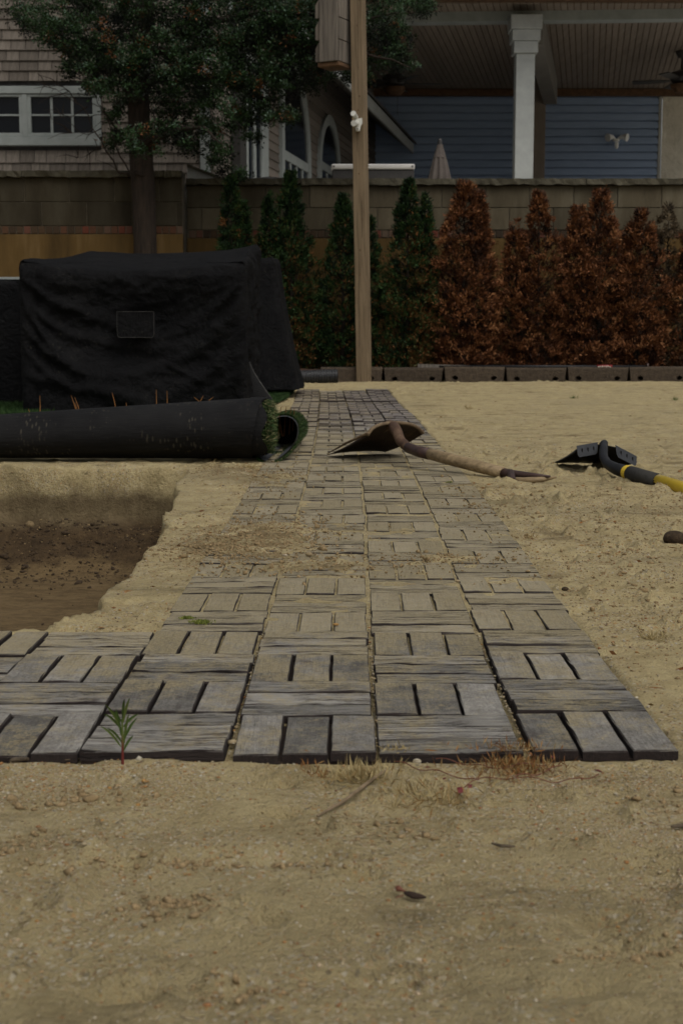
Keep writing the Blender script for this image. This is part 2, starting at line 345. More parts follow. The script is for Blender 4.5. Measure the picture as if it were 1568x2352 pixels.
class MB:
    """collects simple shapes into one mesh"""
    def __init__(s): s.V = []; s.F = []
    def add(s, V, Fa):
        n = len(s.V); s.V += [Vector(v) for v in V]; s.F += [[i + n for i in f] for f in Fa]; return s
    def box(s, a, b, bev=0.0, rot=None, piv=None):
        x0, y0, z0 = a; x1, y1, z1 = b
        if bev <= 0:
            V = [Vector(p) for p in ((x0, y0, z0), (x1, y0, z0), (x1, y1, z0), (x0, y1, z0), (x0, y0, z1), (x1, y0, z1), (x1, y1, z1), (x0, y1, z1))]
            Fa = [(0, 3, 2, 1), (4, 5, 6, 7), (0, 1, 5, 4), (1, 2, 6, 5), (2, 3, 7, 6), (3, 0, 4, 7)]
        else:
            bm = bmesh.new(); bmesh.ops.create_cube(bm, size=1)
            for v in bm.verts: v.co = Vector(((x0 + x1) / 2 + v.co.x * (x1 - x0), (y0 + y1) / 2 + v.co.y * (y1 - y0), (z0 + z1) / 2 + v.co.z * (z1 - z0)))
            bmesh.ops.bevel(bm, geom=bm.edges[:], offset=bev, segments=1, affect='EDGES')
            V = [v.co.copy() for v in bm.verts]; Fa = [[v.index for v in f.verts] for f in bm.faces]; bm.free()
        if rot is not None:
            p = Vector(piv or ((x0 + x1) / 2, (y0 + y1) / 2, (z0 + z1) / 2)); V = [rot @ (v - p) + p for v in V]
        return s.add(V, Fa)
    def tube(s, pts, rad, n=10, cap=True, flat=1.0):
        pts = [Vector(p) for p in pts]; m = len(pts)
        if not isinstance(rad, (list, tuple)): rad = [rad] * m
        V = []; prev = None
        for i, p in enumerate(pts):
            t = (pts[min(i + 1, m - 1)] - pts[max(i - 1, 0)]).normalized()
            if prev is None:
                up = Vector((0, 0, 1)) if abs(t.z) < .9 else Vector((0, 1, 0)); a = t.cross(up).normalized()
            else: a = (prev - t * prev.dot(t)).normalized()
            prev = a; b = t.cross(a)
            for k in range(n):
                g = 2 * math.pi * k / n; V.append(p + a * math.cos(g) * rad[i] + b * math.sin(g) * rad[i] * flat)
        Fa = [(i * n + k, i * n + (k + 1) % n, (i + 1) * n + (k + 1) % n, (i + 1) * n + k) for i in range(m - 1) for k in range(n)]
        if cap: Fa += [list(range(n))[::-1], list(range((m - 1) * n, m * n))]
        return s.add(V, Fa)
    def prism(s, pts, off):
        n = len(pts); o = Vector(off); V = [Vector(p) for p in pts] + [Vector(p) + o for p in pts]
        return s.add(V, [list(range(n))[::-1], list(range(n, 2 * n))] + [(k, (k + 1) % n, n + (k + 1) % n, n + k) for k in range(n)])
    def lathe(s, prof, c, n=20):
        c = Vector(c); V = [c + Vector((r * math.cos(2 * math.pi * k / n), r * math.sin(2 * math.pi * k / n), z)) for r, z in prof for k in range(n)]
        m = len(prof); Fa = [(i * n + k, i * n + (k + 1) % n, (i + 1) * n + (k + 1) % n, (i + 1) * n + k) for i in range(m - 1) for k in range(n)]
        return s.add(V, Fa + [list(range(n))[::-1], list(range((m - 1) * n, m * n))])
    def build(s, name, mat, parent=None, loc=(0, 0, 0), rot=(0, 0, 0), smooth=False, local=False):
        if parent is not None and not local:      # shapes are given in world coordinates
            mw = parent.matrix_basis if parent.parent is None else parent.parent.matrix_basis @ parent.matrix_basis
            inv = mw.inverted(); V = [inv @ v for v in s.V]
        else: V = s.V
        me = mesh(name, V, s.F, mat, smooth)
        bm = bmesh.new(); bm.from_mesh(me); bmesh.ops.recalc_face_normals(bm, faces=bm.faces); bm.to_mesh(me); bm.free()
        if smooth and hasattr(me, 'shade_auto_smooth'): pass
        return link(name, me, parent, loc, rot)

# ------------------------------------------------------------------ GROUND
def seam(z, k):      # world X of the k-th long joint of the path at depth z (k=0 left edge ... 4 right edge)
    zs = [1.45, 2.04, 2.6, 3.4, 5.13, 6.9, 9.0, 10.5, 12]
    s2 = [.039, .041, .047, .0566, .060, .053, .030, .0096, -.02]
    w_ = [.1568, .1575, .159, .161, .164, .167, .168, .170, .170]
    return float(np.interp(z, zs, s2) + (k - 2) * np.interp(z, zs, w_))
T = .1515; Y0 = 1.437
def seam_np(Y, k):
    zs = [1.45, 2.04, 2.6, 3.4, 5.13, 6.9, 9.0, 10.5, 12]
    s2 = [.039, .041, .047, .0566, .060, .053, .030, .0096, -.02]
    w_ = [.1568, .1575, .159, .161, .164, .167, .168, .170, .170]
    return np.interp(Y, zs, s2) + (k - 2) * np.interp(Y, zs, w_)
PATH_END = 10.75
def on_path(x, y):
    a = (x > seam_np(y, 0)) & (x < seam_np(y, 4)) & (y > Y0) & (y < PATH_END)
    return a | ((x < seam_np(y, 0) + .01) & (y > Y0) & (y < Y0 + 4 * T))
def path_mask(x, y, e=.006):
    l, r = seam_np(y, 0), seam_np(y, 4)
    a = sst(-e, e, x - l) * (1 - sst(-e, e, x - r)) * sst(Y0 - e, Y0 + e, y) * (1 - sst(PATH_END - e, PATH_END + e, y))
    b = (1 - sst(-e, e, x - l - .02)) * sst(Y0 - e, Y0 + e, y) * (1 - sst(Y0 + 4 * T - e, Y0 + 4 * T + e, y))
    return np.maximum(a, b)
def cover_amt(x, y):   # where loose sand lies over the boards
    c = 1.5 * np.exp(-((x + .17) / .13) ** 2 - ((y - 2.98) / .26) ** 2)
    c = c + .9 * np.exp(-((x + .20) / .08) ** 2 - ((y - 4.2) / .35) ** 2)
    c = c + .8 * np.exp(-((x + .02) / .16) ** 2 - ((y - 2.62) / .07) ** 2)
    c = c + .8 * np.exp(-((x - .20) / .10) ** 2 - ((y - 2.72) / .05) ** 2)
    return c
def gheight(x, y):
    x = np.asarray(x, float); y = np.asarray(y, float)
    lump = fbm(x * 3, y * 3, 3, 3) * .012 + fbm(x * 11, y * 11, 5, 3) * .007
    rough = fbm(x * 45, y * 45, 9, 4) * .006
    rmask = .35 + .9 * sst(-.1, .25, fbm(x * 2.2 + 5, y * 1.6, 31, 3)) + .7 * sst(.35, .5, x) * sst(1.7, 2.3, y) * (1 - sst(4.5, 6, y))
    tufts = np.maximum(fbm(x * 26, y * 20, 15, 3) - .13, 0) * .05 * rmask
    dents = -np.maximum(fbm(x * 8, y * 14, 41, 3) - .16, 0) * .06
    nr = 1 - sst(1.3, 1.5, y)
    clod = np.maximum(fbm(x * 19 + 3, y * 15, 19, 4) - .17, 0) * .065 * nr - np.maximum(fbm(x * 15 + 8, y * 24, 23, 4) - .17, 0) * .075 * nr
    swale = -.007 * np.exp(-((y - 1.16 - .10 * (x + .1)) / .012) ** 2) * sst(-.3, -.2, x) * (1 - sst(-.03, .03, x)) + .006 * np.exp(-((y - 1.19 - .10 * (x + .1)) / .022) ** 2) * sst(-.34, -.2, x) * (1 - sst(-.05, .05, x))
    rr_ = sst(.25, .5, x) * sst(1.5, 2.1, y) * (1 - sst(6, 9, y))
    clumps = (np.maximum(fbm(x * 13, y * 9, 131, 4) - .10, 0) * .022 - np.maximum(fbm(x * 14 + 4, y * 17, 133, 5) - .13, 0) * .050) * rr_
    z = clumps + lump + rough * rmask + tufts + dents - .002 + clod + swale
    z = z - .0105 * (1 - sst(Y0 - .1, Y0 + .1, y)) * (1 - .9 * sst(.35, .42, x) * sst(1.3, 1.6, y))
    z = z + .03 * sst(9, 12, y)
    # pit dug beside the path
    jx = fbm(x * 5, y * 9, 51, 5) * .06; jy = fbm(x * 9, y * 3, 52, 6) * .09
    near_edge = 2.055 + .03 * sst(-.9, -.5, x) + .14 * sst(-.45, -.39, x) + jy * .7
    dx = -.392 - .085 * sst(2.9, 4.4, y) + jx * .6 - x; dyb = 4.45 + jy * .8 - y; dyn = y - near_edge
    wall = sst(0, .014, dx) * sst(0, .016, dyb) * sst(0, .02, dyn)
    toe = np.minimum(sst(0.0, .16, dx), np.minimum(sst(.02, .34, dyb), sst(0, .2, dyn)))
    pit = -.155 * wall - .125 * toe * wall + wall * fbm(x * 14, y * 14, 61, 5) * .055 * (1 - .75 * toe)
    lip = .016 * np.exp(-((dyb + .04) / .05) ** 2) * (x < -.38) * (1 + 2 * fbm(x * 22, y * 22, 71, 3)) + .02 * np.exp(-((x + .36) / .1) ** 2 - ((y - 4.35) / .2) ** 2)
    z = z * (1 - wall) + pit + lip
    # under and on the path
    pm = path_mask(x, y)
    cv = cover_amt(x, y); cn = cv * (.62 + 1.6 * fbm(x * 30, y * 30, 81, 4) + .4 * fbm(x * 90, y * 90, 83, 3))
    fill = sst(1.75, 2.3, y) * (1 - sst(5.0, 7.0, y))
    under = -.0135 + .0105 * fill + fbm(x * 20, y * 20, 91, 3) * .006
    on = np.where(cn > .42, np.minimum(.001 + (cn - .42) * .010, .014), under)
    z = z * (1 - pm) + on * pm
    z = z + (1 - pm) * .010 * np.minimum(np.maximum(cn - .2, 0), 1) * (x < -.2)
    return z
def gh(x, y): return float(gheight(np.array([x]), np.array([y]))[0])

def axis_pts(breaks):
    p = [breaks[0][0]]
    for (a, st), (b, st2) in zip(breaks[:-1], breaks[1:]):
        v = p[-1]
        while v < b - 1e-9:
            t = (v - a) / (b - a); v += st + (st2 - st) * t; p.append(min(v, b))
    return np.array(sorted(set(np.round(p, 5))))
xs = axis_pts([(-60, 20), (-6, 1.5), (-2, .06), (-1.1, .02), (-.62, .0056), (.62, .0056), (1.2, .012), (2.4, .05), (8, 1.5), (60, 20)])
ys = axis_pts([(-60, 20), (-2, 1), (.4, .05), (.72, .0046), (2.4, .006), (4.1, .010), (4.34, .0045), (4.50, .0045), (4.52, .010), (7, .025), (13, .06), (30, 4), (120, 30)])
GX, GY = np.meshgrid(xs, ys); gz = gheight(GX, GY)
V = np.stack([GX.ravel(), GY.ravel(), gz.ravel()], 1)
nx, ny = len(xs), len(ys); ii = (np.arange(ny - 1)[:, None] * nx + np.arange(nx - 1)[None]).ravel()
Q = np.stack([ii, ii + 1, ii + nx + 1, ii + nx], 1)
me = trimesh('ground', V, Q, 'sand', smooth=True)
dirt = np.clip(cover_amt(GX, GY) * (.5 + 2.5 * fbm(GX * 24, GY * 24, 101, 4)) - .15, 0, 1)
dirt = np.maximum(dirt, np.clip((fbm(GX * 6, GY * 10, 111, 4) - .19) * 6, 0, .8) * (GX > .3))
dirt = np.maximum(dirt, np.clip(.8 * np.exp(-((GX + .30) / .12) ** 2 - ((GY - 4.38) / .22) ** 2) * (1 + 3 * fbm(GX * 24, GY * 24, 121, 4)), 0, .8))
dirt = np.maximum(dirt, np.clip(np.exp(-((GX + .27) / .05) ** 2 - ((GY - 2.85) / .12) ** 2) * (1 + 3 * fbm(GX * 24, GY * 24, 121, 4)), 0, .9))
a = me.attributes.new('dirt', 'FLOAT', 'POINT'); a.data.foreach_set('value', dirt.ravel().astype(np.float32))
tag(link('ground', me), 'pale trampled sand of the yard with a square pit', kind='structure')

# ------------------------------------------------------------------ PATH of basket-weave wooden tiles
def board_mesh(L, W, Tk, seed, mat, axis='x'):
    r = random.Random(seed); V = []; n = []
    nl = 7
    loop = []
    for i in range(nl): loop.append((-L / 2 + L * i / (nl - 1), -W / 2))
    loop.append((L / 2, 0))
    for i in range(nl): loop.append((L / 2 - L * i / (nl - 1), W / 2))
    loop.append((-L / 2, 0))
    j = [(r.gauss(0, .00022), r.gauss(0, .00022)) for _ in loop]
    warp = r.uniform(-.0004, .0004)
    def ring(ins, z, jj=1):
        for (x, y), (a, b) in zip(loop, j):
            sx, sy = (x / (L / 2)), (y / (W / 2))
            V.append(((x - ins * (1 if x > 0 else -1) * (abs(sx) > .99)) + a * jj, (y - ins * (1 if y > 0 else -1) * (abs(sy) > .99)) + b * jj,
                      z + warp * sx * sx + (r.gauss(0, .0004) if z > -.004 else 0)))
    ring(0, -Tk); ring(0, -.0020); ring(.0013, -.0003)
    m = len(loop)
    Fa = [(q * m + k, q * m + (k + 1) % m, (q + 1) * m + (k + 1) % m, (q + 1) * m + k) for q in (0, 1) for k in range(m)]
    # top: strips across the board
    top = 2 * m
    for i in range(nl - 1): Fa.append((top + i, top + i + 1, top + m - 3 - i + 1, top + m - 2 - i + 1)) if False else None
    for i in range(nl - 1): Fa.append((top + i, top + i + 1, top + (2 * nl - i - 1), top + (2 * nl - i)))
    Fa.append((top + nl - 1, top + nl, top + nl + 1)); Fa.append((top + 2 * nl, top + 2 * nl + 1, top))
    if axis == 'y': V = [(-y, x, z) for x, y, z in V]
    return mesh('plank', V, Fa, mat)
TK = .0112
plank_x = [board_mesh(.1495, .0474, TK, s, 'wood_x') for s in range(10)]      # boards lying across the path
plank_y = [board_mesh(.1495, .0470, TK, 50 + s, 'wood_block') for s in range(10)]   # boards along the path (turned 90 degrees)
tray = MB().box((-.0740, -.0740, -.022), (.0740, .0740, -.0108)); 
tray_me = mesh('tile_backing', tray.V, tray.F, 'tray')
path = tag(empty('path'), 'long path of grey weathered wooden basket-weave tiles', kind='structure')
def far_tile(seed, along):
    r = random.Random(seed); V = []; Fa = []
    def bx(cx, cy, lx, ly, z):
        n = len(V); b = .0018
        for (e, zz) in ((0, -TK), (0, z - .0025), (b, z)):
            for sx, sy in ((-1, -1), (1, -1), (1, 1), (-1, 1)): V.append((cx + sx * (lx / 2 - e) + (r.gauss(0, .0005)), cy + sy * (ly / 2 - e) + r.gauss(0, .0005), zz + r.gauss(0, .0003)))
        for q in (0, 4):
            for k in range(4): Fa.append((n + q + k, n + q + (k + 1) % 4, n + q + 4 + (k + 1) % 4, n + q + 4 + k))
        Fa.append((n + 8, n + 9, n + 10, n + 11))
    for k in (-1, 0, 1):
        z = r.gauss(0, .0012)
        if along: bx(k * .0505, 0, .0468, .1505, z)
        else: bx(0, k * .0510, .1495, .0498, z)
    n = len(V); V.extend(tray.V); Fa.extend([[i + n for i in f] for f in tray.F])
    return mesh('paver_tile', V, Fa, 'wood_y' if along else 'wood_x')
far_a = [far_tile(s, True) for s in range(5)]; far_b = [far_tile(s + 20, False) for s in range(5)]
def put_tile(row, col, stag):
    y = Y0 + (row + .5) * T + stag
    l, r_ = seam(y, max(col, 0)), seam(y, max(col, 0) + 1); x = (l + r_) / 2 + min(col, 0) * .1555
    rr = random.Random(row * 31 + col * 7 + 5)
    dx = (seam(y + .3, 2) - seam(y - .3, 2)) / .6
    tilt = (rr.gauss(0, .0055), rr.gauss(0, .0055)); z = rr.gauss(-.0005, .0010)
    if row > 50: z += .012 * math.sin(x * 9 + row * .5) * (row - 50) / 12 + .006
    if row == 11 and col == 1: z -= .002
    if row > 24: z += .006 * math.sin(row * .33 + col * .4) * min(1, (row - 24) / 10)
    rot = (tilt[0], tilt[1], -math.atan(dx) + rr.gauss(0, .004))
    along = (row + col) % 2 == 1
    sx_ = ((r_ - l) - (.0065 if row < 24 else .005)) / .1495
    if row >= 24:
        o = link('paver_tile', (far_a if along else far_b)[rr.randrange(5)], path, (x + rr.gauss(0, .001), y, z), rot); o.scale = (sx_, 1.012, 1); return
    t = link('paver_tile', tray_me, path, (x + rr.gauss(0, .0012), y + rr.gauss(0, .0008), z), rot); t.scale = (sx_, 1.008, 1)
    for k in (-1, 0, 1):
        dz = rr.gauss(0, .0007)
        tw = rr.gauss(0, .004)
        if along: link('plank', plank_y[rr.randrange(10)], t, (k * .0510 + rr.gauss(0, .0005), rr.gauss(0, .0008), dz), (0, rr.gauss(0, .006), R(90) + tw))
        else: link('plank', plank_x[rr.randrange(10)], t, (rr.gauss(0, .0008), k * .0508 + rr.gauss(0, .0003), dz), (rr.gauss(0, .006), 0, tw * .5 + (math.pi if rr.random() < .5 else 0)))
nrow = int((PATH_END - Y0) / T)
for row in range(nrow):
    for col in range(4): put_tile(row, col, [0.004, 0, 0.004, .010][col] + .012 * math.sin(row * .21 + col * 2.1) * min(1, row / 12))
for row in range(4):
    for col in range(-4, 0): put_tile(row, col, .002)

# ------------------------------------------------------------------ loose pebbles and grit (uncountable)
def ico():
    p = (1 + 5 ** .5) / 2
    v = np.array([(-1, p, 0), (1, p, 0), (-1, -p, 0), (1, -p, 0), (0, -1, p), (0, 1, p), (0, -1, -p), (0, 1, -p), (p, 0, -1), (p, 0, 1), (-p, 0, -1), (-p, 0, 1)], float)
    v /= np.linalg.norm(v[0])
    f = np.array([(0, 11, 5), (0, 5, 1), (0, 1, 7), (0, 7, 10), (0, 10, 11), (1, 5, 9), (5, 11, 4), (11, 10, 2), (10, 7, 6), (7, 1, 8), (3, 9, 4), (3, 4, 2), (3, 2, 6), (3, 6, 8), (3, 8, 9), (4, 9, 5), (2, 4, 11), (6, 2, 10), (8, 6, 7), (9, 8, 1)])
    return v, f
IV, IF = ico()
def stones(P, size, tone, name, mat, flat=.6, jit=.22, smooth=True):
    n = len(P); v = IV[None] * (1 + rng.normal(0, jit, (n, 12, 1)))
    v = v * (rng.uniform(.6, 1.3, (n, 1, 3))) * np.array([1, 1, flat]); a = rng.uniform(0, 6.28, n); c, s = np.cos(a)[:, None], np.sin(a)[:, None]
    x = v[..., 0] * c - v[..., 1] * s; y = v[..., 0] * s + v[..., 1] * c
    v = np.stack([x, y, v[..., 2]], -1) * size[:, None, None] + P[:, None, :]
    f = (IF[None] + 12 * np.arange(n)[:, None, None]).reshape(-1, 3)
    return trimesh(name, v.reshape(-1, 3), f, mat, np.repeat(tone, 12), smooth)
def scatter(n, y0, y1, dens, margin=1.15, p=-1.0):
    out = []
    while sum(len(o) for o in out) < n:
        y = y0 * (y1 / y0) ** rng.random(n * 2); x = rng.uniform(-1, 1, n * 2) * y * .245 * margin
        k = rng.random(n * 2) < dens(x, y); out.append(np.stack([x[k], y[k]], 1))
    return np.concatenate(out)[:n]
def dens_near(x, y):
    d = .22 + .9 * sst(.02, .22, fbm(x * 4 + 9, y * 3, 201, 3)) + .9 * np.exp(-((y - 1.375) / .035) ** 2)
    d = d + .6 * np.exp(-((x - .07) / .12) ** 2 - ((y - 1.2) / .14) ** 2) + .4 * np.exp(-((x - .0) / .1) ** 2 - ((y - .95) / .1) ** 2)
    return d * (~on_path(x, y)) * (1 - .8 * sst(-.02, .12, fbm(x * 3, y * 2.3, 211, 3)))
P = scatter(22000, .78, 1.42, dens_near)
size = np.minimum(np.exp(rng.normal(math.log(.00068), .45, len(P))), .0026); P3 = np.concatenate([P, (gheight(P[:, 0], P[:, 1]) + size * .15)[:, None]], 1)
tag(link('pebbles', stones(P3, size, rng.beta(1.4, 1.6, len(P)), 'pebbles', 'pebble')), 'fine beach pebbles strewn over the near sand', kind='stuff')
def dens_mid(x, y):
    d = .3 + sst(.0, .2, fbm(x * 4, y * 3, 221, 3)); return d * (~on_path(x, y)) * ~((x < -.38) & (y > 1.9) & (y < 4.5))
P = scatter(7000, 1.42, 6, dens_mid); size = np.exp(rng.normal(math.log(.0011), .4, len(P))) * (.8 + .15 * P[:, 1])
P3 = np.concatenate([P, (gheight(P[:, 0], P[:, 1]) + size * .2)[:, None]], 1)
tag(link('grit', stones(P3, size, rng.beta(1.3, 1.3, len(P)), 'grit', 'pebble')), 'coarse grit scattered on the sand beside the path', kind='stuff')
# crumbs of soil: on the left tiles, at the lip of the pit, right of the path
spots = [(-.18, 2.98, .10, .20, 2600), (-.25, 2.85, .06, .10, 900), (-.22, 4.1, .07, .35, 500), (-.32, 4.4, .12, .14, 500), (-.7, 4.36, .4, .05, 500), (.42, 3.55, .08, .14, 260), (.0, 2.63, .14, .06, 350), (.2, 2.72, .09, .04, 250),
         (.5, 2.6, .12, .4, 400), (.95, 3.9, .06, .10, 500), (.38, 3.9, .05, .1, 120), (-.55, 3.0, .1, .6, 350), (.75, 3.0, .22, .45, 2600), (.50, 2.2, .10, .30, 700), (.62, 3.6, .2, .25, 900), (.95, 2.9, .12, .35, 900), (-.13, 1.06, .022, .012, 220), (-.26, 1.33, .05, .02, 150), (.22, .98, .03, .012, 120), (.34, 1.30, .03, .03, 120), (-.12, 1.155, .07, .006, 160), (-.30, 1.20, .04, .02, 160), (.33, 1.14, .03, .02, 200), (.02, 1.24, .05, .02, 120), (-.08, .92, .03, .01, 60)]
PP = []; SS = []
for x, y, sx, sy, n in spots:
    q = np.stack([rng.normal(x, sx, n), rng.normal(y, sy, n)], 1); PP.append(q); SS.append(np.exp(rng.normal(math.log(.0016), .5, n)))
P = np.concatenate(PP); size = np.concatenate(SS); hz = gheight(P[:, 0], P[:, 1]); hz = np.where(on_path(P[:, 0], P[:, 1]), np.maximum(hz, 0.0005), hz)
k = ~((P[:, 1] < 2.4) & (P[:, 1] > 1.40) & (P[:, 0] > -.27) & (P[:, 0] < .37)); P, size, hz = P[k], size[k], hz[k]
P3 = np.concatenate([P, (hz + size * .25)[:, None]], 1)
tag(link('soil_crumbs', stones(P3, size, rng.random(len(P)), 'soil_crumbs', 'clod', .7, .3, False)), 'crumbs of brown soil scattered by digging', kind='stuff')
MAT['wetsoil'] = basic('wet_soil', (.018, .011, .006), (.07, .046, .024), 120, .95, .7, .003)
n = 2600; xx = rng.uniform(-1.4, -.50, n); yy = 4.44 - np.abs(rng.normal(0, .20, n)) - .03; yy = np.where(rng.random(n) < .08, rng.uniform(2.4, 4.2, n), yy); size = np.exp(rng.normal(math.log(.0022), .55, n)); k = gheight(xx, yy) < -.10
P3 = np.stack([xx, yy, gheight(xx, yy) + size * .2], 1)[k]
tag(link('pit_clods', stones(P3, size[k], rng.random(len(P3)), 'pit_clods', 'wetsoil', .7, .3, False)), 'dark damp clods fallen along the foot of the pit wall', kind='stuff')
# gravel in the long joints of the path
yy = rng.uniform(Y0, 5, 1500); kk = rng.integers(1, 4, 1500); P3 = np.stack([np.array([seam(a, b) for a, b in zip(yy, kk)]) + rng.normal(0, .001, 1500), yy, rng.uniform(-.009, -.004, 1500)], 1)
tag(link('joint_gravel', stones(P3, np.exp(rng.normal(math.log(.0016), .3, 1500)), rng.beta(1.3, 2, 1500), 'joint_gravel', 'pebble')), 'tiny stones caught in the joints of the path', kind='stuff')

def single_stone(px, py, r, label, mat='pebble', tone=.4, zb=0.0, cat='pebble', name='pebble', flat=.7):
    p = gp(px, py, zb); z = max(gh(p.x, p.y), zb if on_path(np.array([p.x]), np.array([p.y]))[0] else -1)
    bm = bmesh.new(); bmesh.ops.create_icosphere(bm, subdivisions=3, radius=r)
    r0 = random.Random(int(px)); sx, sy = r0.uniform(1, 1.5), r0.uniform(.7, .9)
    for v in bm.verts:
        n = 1 + .25 * float(fbm(np.array([v.co.x / r + px]), np.array([v.co.y / r + v.co.z / r]), 3, 3)[0]); v.co *= n; v.co.x *= sx; v.co.y *= sy; v.co.z *= flat
    me = bpy.data.meshes.new(name); bm.to_mesh(me); bm.free(); me.materials.append(MAT[mat]); me.polygons.foreach_set('use_smooth', [True] * len(me.polygons))
    a = me.attributes.new('tone', 'FLOAT', 'POINT'); a.data.foreach_set('value', [tone] * len(me.vertices))
    return tag(link(name, me, None, (p.x, p.y, z + r * flat * .55), (0, 0, r0.uniform(-.6, .6))), label, cat)
G = 'pebbles lying on the path'
for a in [(709, 1276, .0058, 'tan oval pebble, biggest of those lying on the path tiles', .12), (652, 1262, .0046, 'brown lump of clay left of the oval tan pebble', .08),
          (760, 1187, .0035, 'small brown pebble on the second tile column level with the dug crumbs', .1), (1050, 1336, .0035, 'rounded tan pebble at the third long joint, right of the vertical joint', .3),
          (934, 1062, .0042, 'tan pebble under the neck of the rusty shovel', .2), (771, 1436, .003, 'small orange pebble in a board gap in the second column', .76),
          (655, 1278, .004, 'ochre pebble touching the clay lump on the path', .7)]:
    tag(single_stone(*a[:4], tone=a[4], zb=.001), group=G)
single_stone(957, 1752, .0038, 'cream stone at the foot of the front tiles by the dead weeds', tone=.6, zb=-.012)
single_stone(1548, 1243, .022, 'dark brown clod of soil at the right edge of the yard', 'wetsoil', 0, 0, 'clod', 'soil_clod', .75)
single_stone(1297, 1352, .005, 'small dark clod beside the right edge of the path', 'wetsoil', 0, 0, 'clod', 'soil_clod', .8)
single_stone(583, 1097, .006, 'dark crumb of soil between the pit and the turf roll end', 'clod', 0, 0, 'clod', 'soil_clod', .8)
single_stone(66, 1088, .014, 'knob of sand on the far lip of the pit', 'clod', 0, 0, 'clod', 'soil_clod', .9)

# ------------------------------------------------------------------ blades helper
def kites(P, D, Ln, Wd, side=None, fold=.25):
    n = len(P); D = D / np.linalg.norm(D, axis=1, keepdims=True)
    if side is None: side = rng.normal(0, 1, (n, 3))
    s = np.cross(D, side); s /= np.linalg.norm(s, axis=1, keepdims=True) + 1e-9
    L_ = Ln[:, None]; W_ = Wd[:, None]
    a = P; b = P + D * L_ * .55 + s * W_ * .5; c = P + D * L_; d = P + D * L_ * .5 - s * W_ * .5
    V = np.stack([a, b, c, d], 1).reshape(-1, 3); k = 4 * np.arange(n)[:, None]
    T_ = np.concatenate([k + np.array([0, 1, 2]), k + np.array([0, 2, 3])], 1).reshape(-1, 3)
    return V, T_

# ------------------------------------------------------------------ RETAINING WALL
WY = 13.2
capz = at(1000, 411, WY).z; lcapz = at(200, 393, 12.9).z
wall = tag(empty('retaining_wall', (0, WY, 0)), 'stained block retaining wall with a rough stone cap behind the row of conifers', 'wall')
xr0 = at(428, 430, WY).x
def wallrun(x0, x1, Y, ztop, seedk, courses, bmat='cmu'):
    global_r = random.Random(seedk)
    mb = MB().box((x0, Y + .012, -.2), (x1, Y + .25, ztop - .055)); mb.build('mortar_core', 'mortar', wall)
    x = x0
    while x < x1 - .01:       # cap stones
        L_ = min(global_r.uniform(.9, 1.5), x1 - x)
        if x1 - x - L_ < .2: L_ = x1 - x
        bm = bmesh.new(); bmesh.ops.create_cube(bm, size=1)
        bmesh.ops.subdivide_edges(bm, edges=[e for e in bm.edges if abs(e.verts[0].co.x - e.verts[1].co.x) > .5], cuts=22)
        for v in bm.verts:
            fx = v.co.x; v.co = Vector((x + L_ / 2 + fx * (L_ - .006), Y + .12 + v.co.y * .34 + global_r.gauss(0, .006), ztop - .0275 + v.co.z * .055 + (global_r.gauss(0, .004) if v.co.z < 0 else global_r.gauss(0, .002))))
        m = MB(); m.add([v.co for v in bm.verts], [[v.index for v in f.verts] for f in bm.faces]); bm.free(); m.build('cap_stone', 'cap', wall); x += L_
    z = ztop - .058
    for ci, (hh, ln) in enumerate(courses):
        z0 = z - hh; x = x0 - (ln / 2 if ci % 2 else 0) - global_r.uniform(0, .1)
        while x < x1:
            a, b = max(x, x0) + .004, min(x + ln, x1) - .004
            if b - a > .02:
                mat = 'brick' if hh < .09 else bmat
                MB().box((a, Y + global_r.uniform(0, .004), z0 + .004), (b, Y + .1, z - .003), .003).build('brick' if hh < .09 else 'wall_block', mat, wall)
            x += ln
        z = z0
wallrun(xr0, 7.5, WY, capz, 3, [(.20, .40), (.20, .40), (.07, .065)])
wallrun(-6, xr0 - .003, 12.9, lcapz, 4, [(.21, .40), (.21, .40), (.07, .065)], 'cmu_shaded')
MB().box((-6, 12.905, -.1), (xr0 - .003, 12.95, lcapz - .058 - .49 - .002)).build('rendered_base', 'render', wall)
MB().box((xr0, WY + .004, -.1), (7.5, WY + .04, capz - .058 - .47 - .002)).build('rendered_base', 'render', wall)
a_, b_ = at(430, 384, 13.6), at(512, 415, 13.6)
MB().prism([(a_.x, 13.6, capz - .1), (b_.x, 13.6, capz - .1), (b_.x, 13.6, b_.z), (a_.x, 13.6, a_.z)], (0, .18, 0)).build('stair_cheek', 'dimtrim', wall)
MB().prism([(a_.x, 13.58, a_.z), (b_.x, 13.58, b_.z), (b_.x, 13.58, b_.z + .03), (a_.x, 13.58, a_.z + .03)], (0, .22, 0)).build('cheek_cap', 'cap', wall)
# terrace ground behind
PZ = 1.74
MB().box((-60, 13.46, -.5), (60, 60, PZ)).build('terrace', 'patio'); tag(bpy.data.objects['terrace'], 'raised paved terrace behind the wall', kind='structure')
# planting bed soil
bx0 = at(760, 850, 12.15).x
bed = []
bxs = np.linspace(-3.4, 6, 300); bys = np.linspace(12.17, 13.2, 30); BX, BY = np.meshgrid(bxs, bys); BZ = .115 + fbm(BX * 9, BY * 9, 301, 4) * .05
nb = len(bxs); i2 = (np.arange(29)[:, None] * nb + np.arange(nb - 1)[None]).ravel()
MAT['mulch'] = basic('mulch', (.03, .014, .007), (.09, .04, .018), 60, .95, .8, .01)
tag(link('planting_bed', trimesh('planting_bed', np.stack([BX.ravel(), BY.ravel(), BZ.ravel()], 1), np.stack([i2, i2 + 1, i2 + nb + 1, i2 + nb], 1), 'mulch', smooth=True)), 'dark red-brown mulch bed under the conifers', kind='structure')

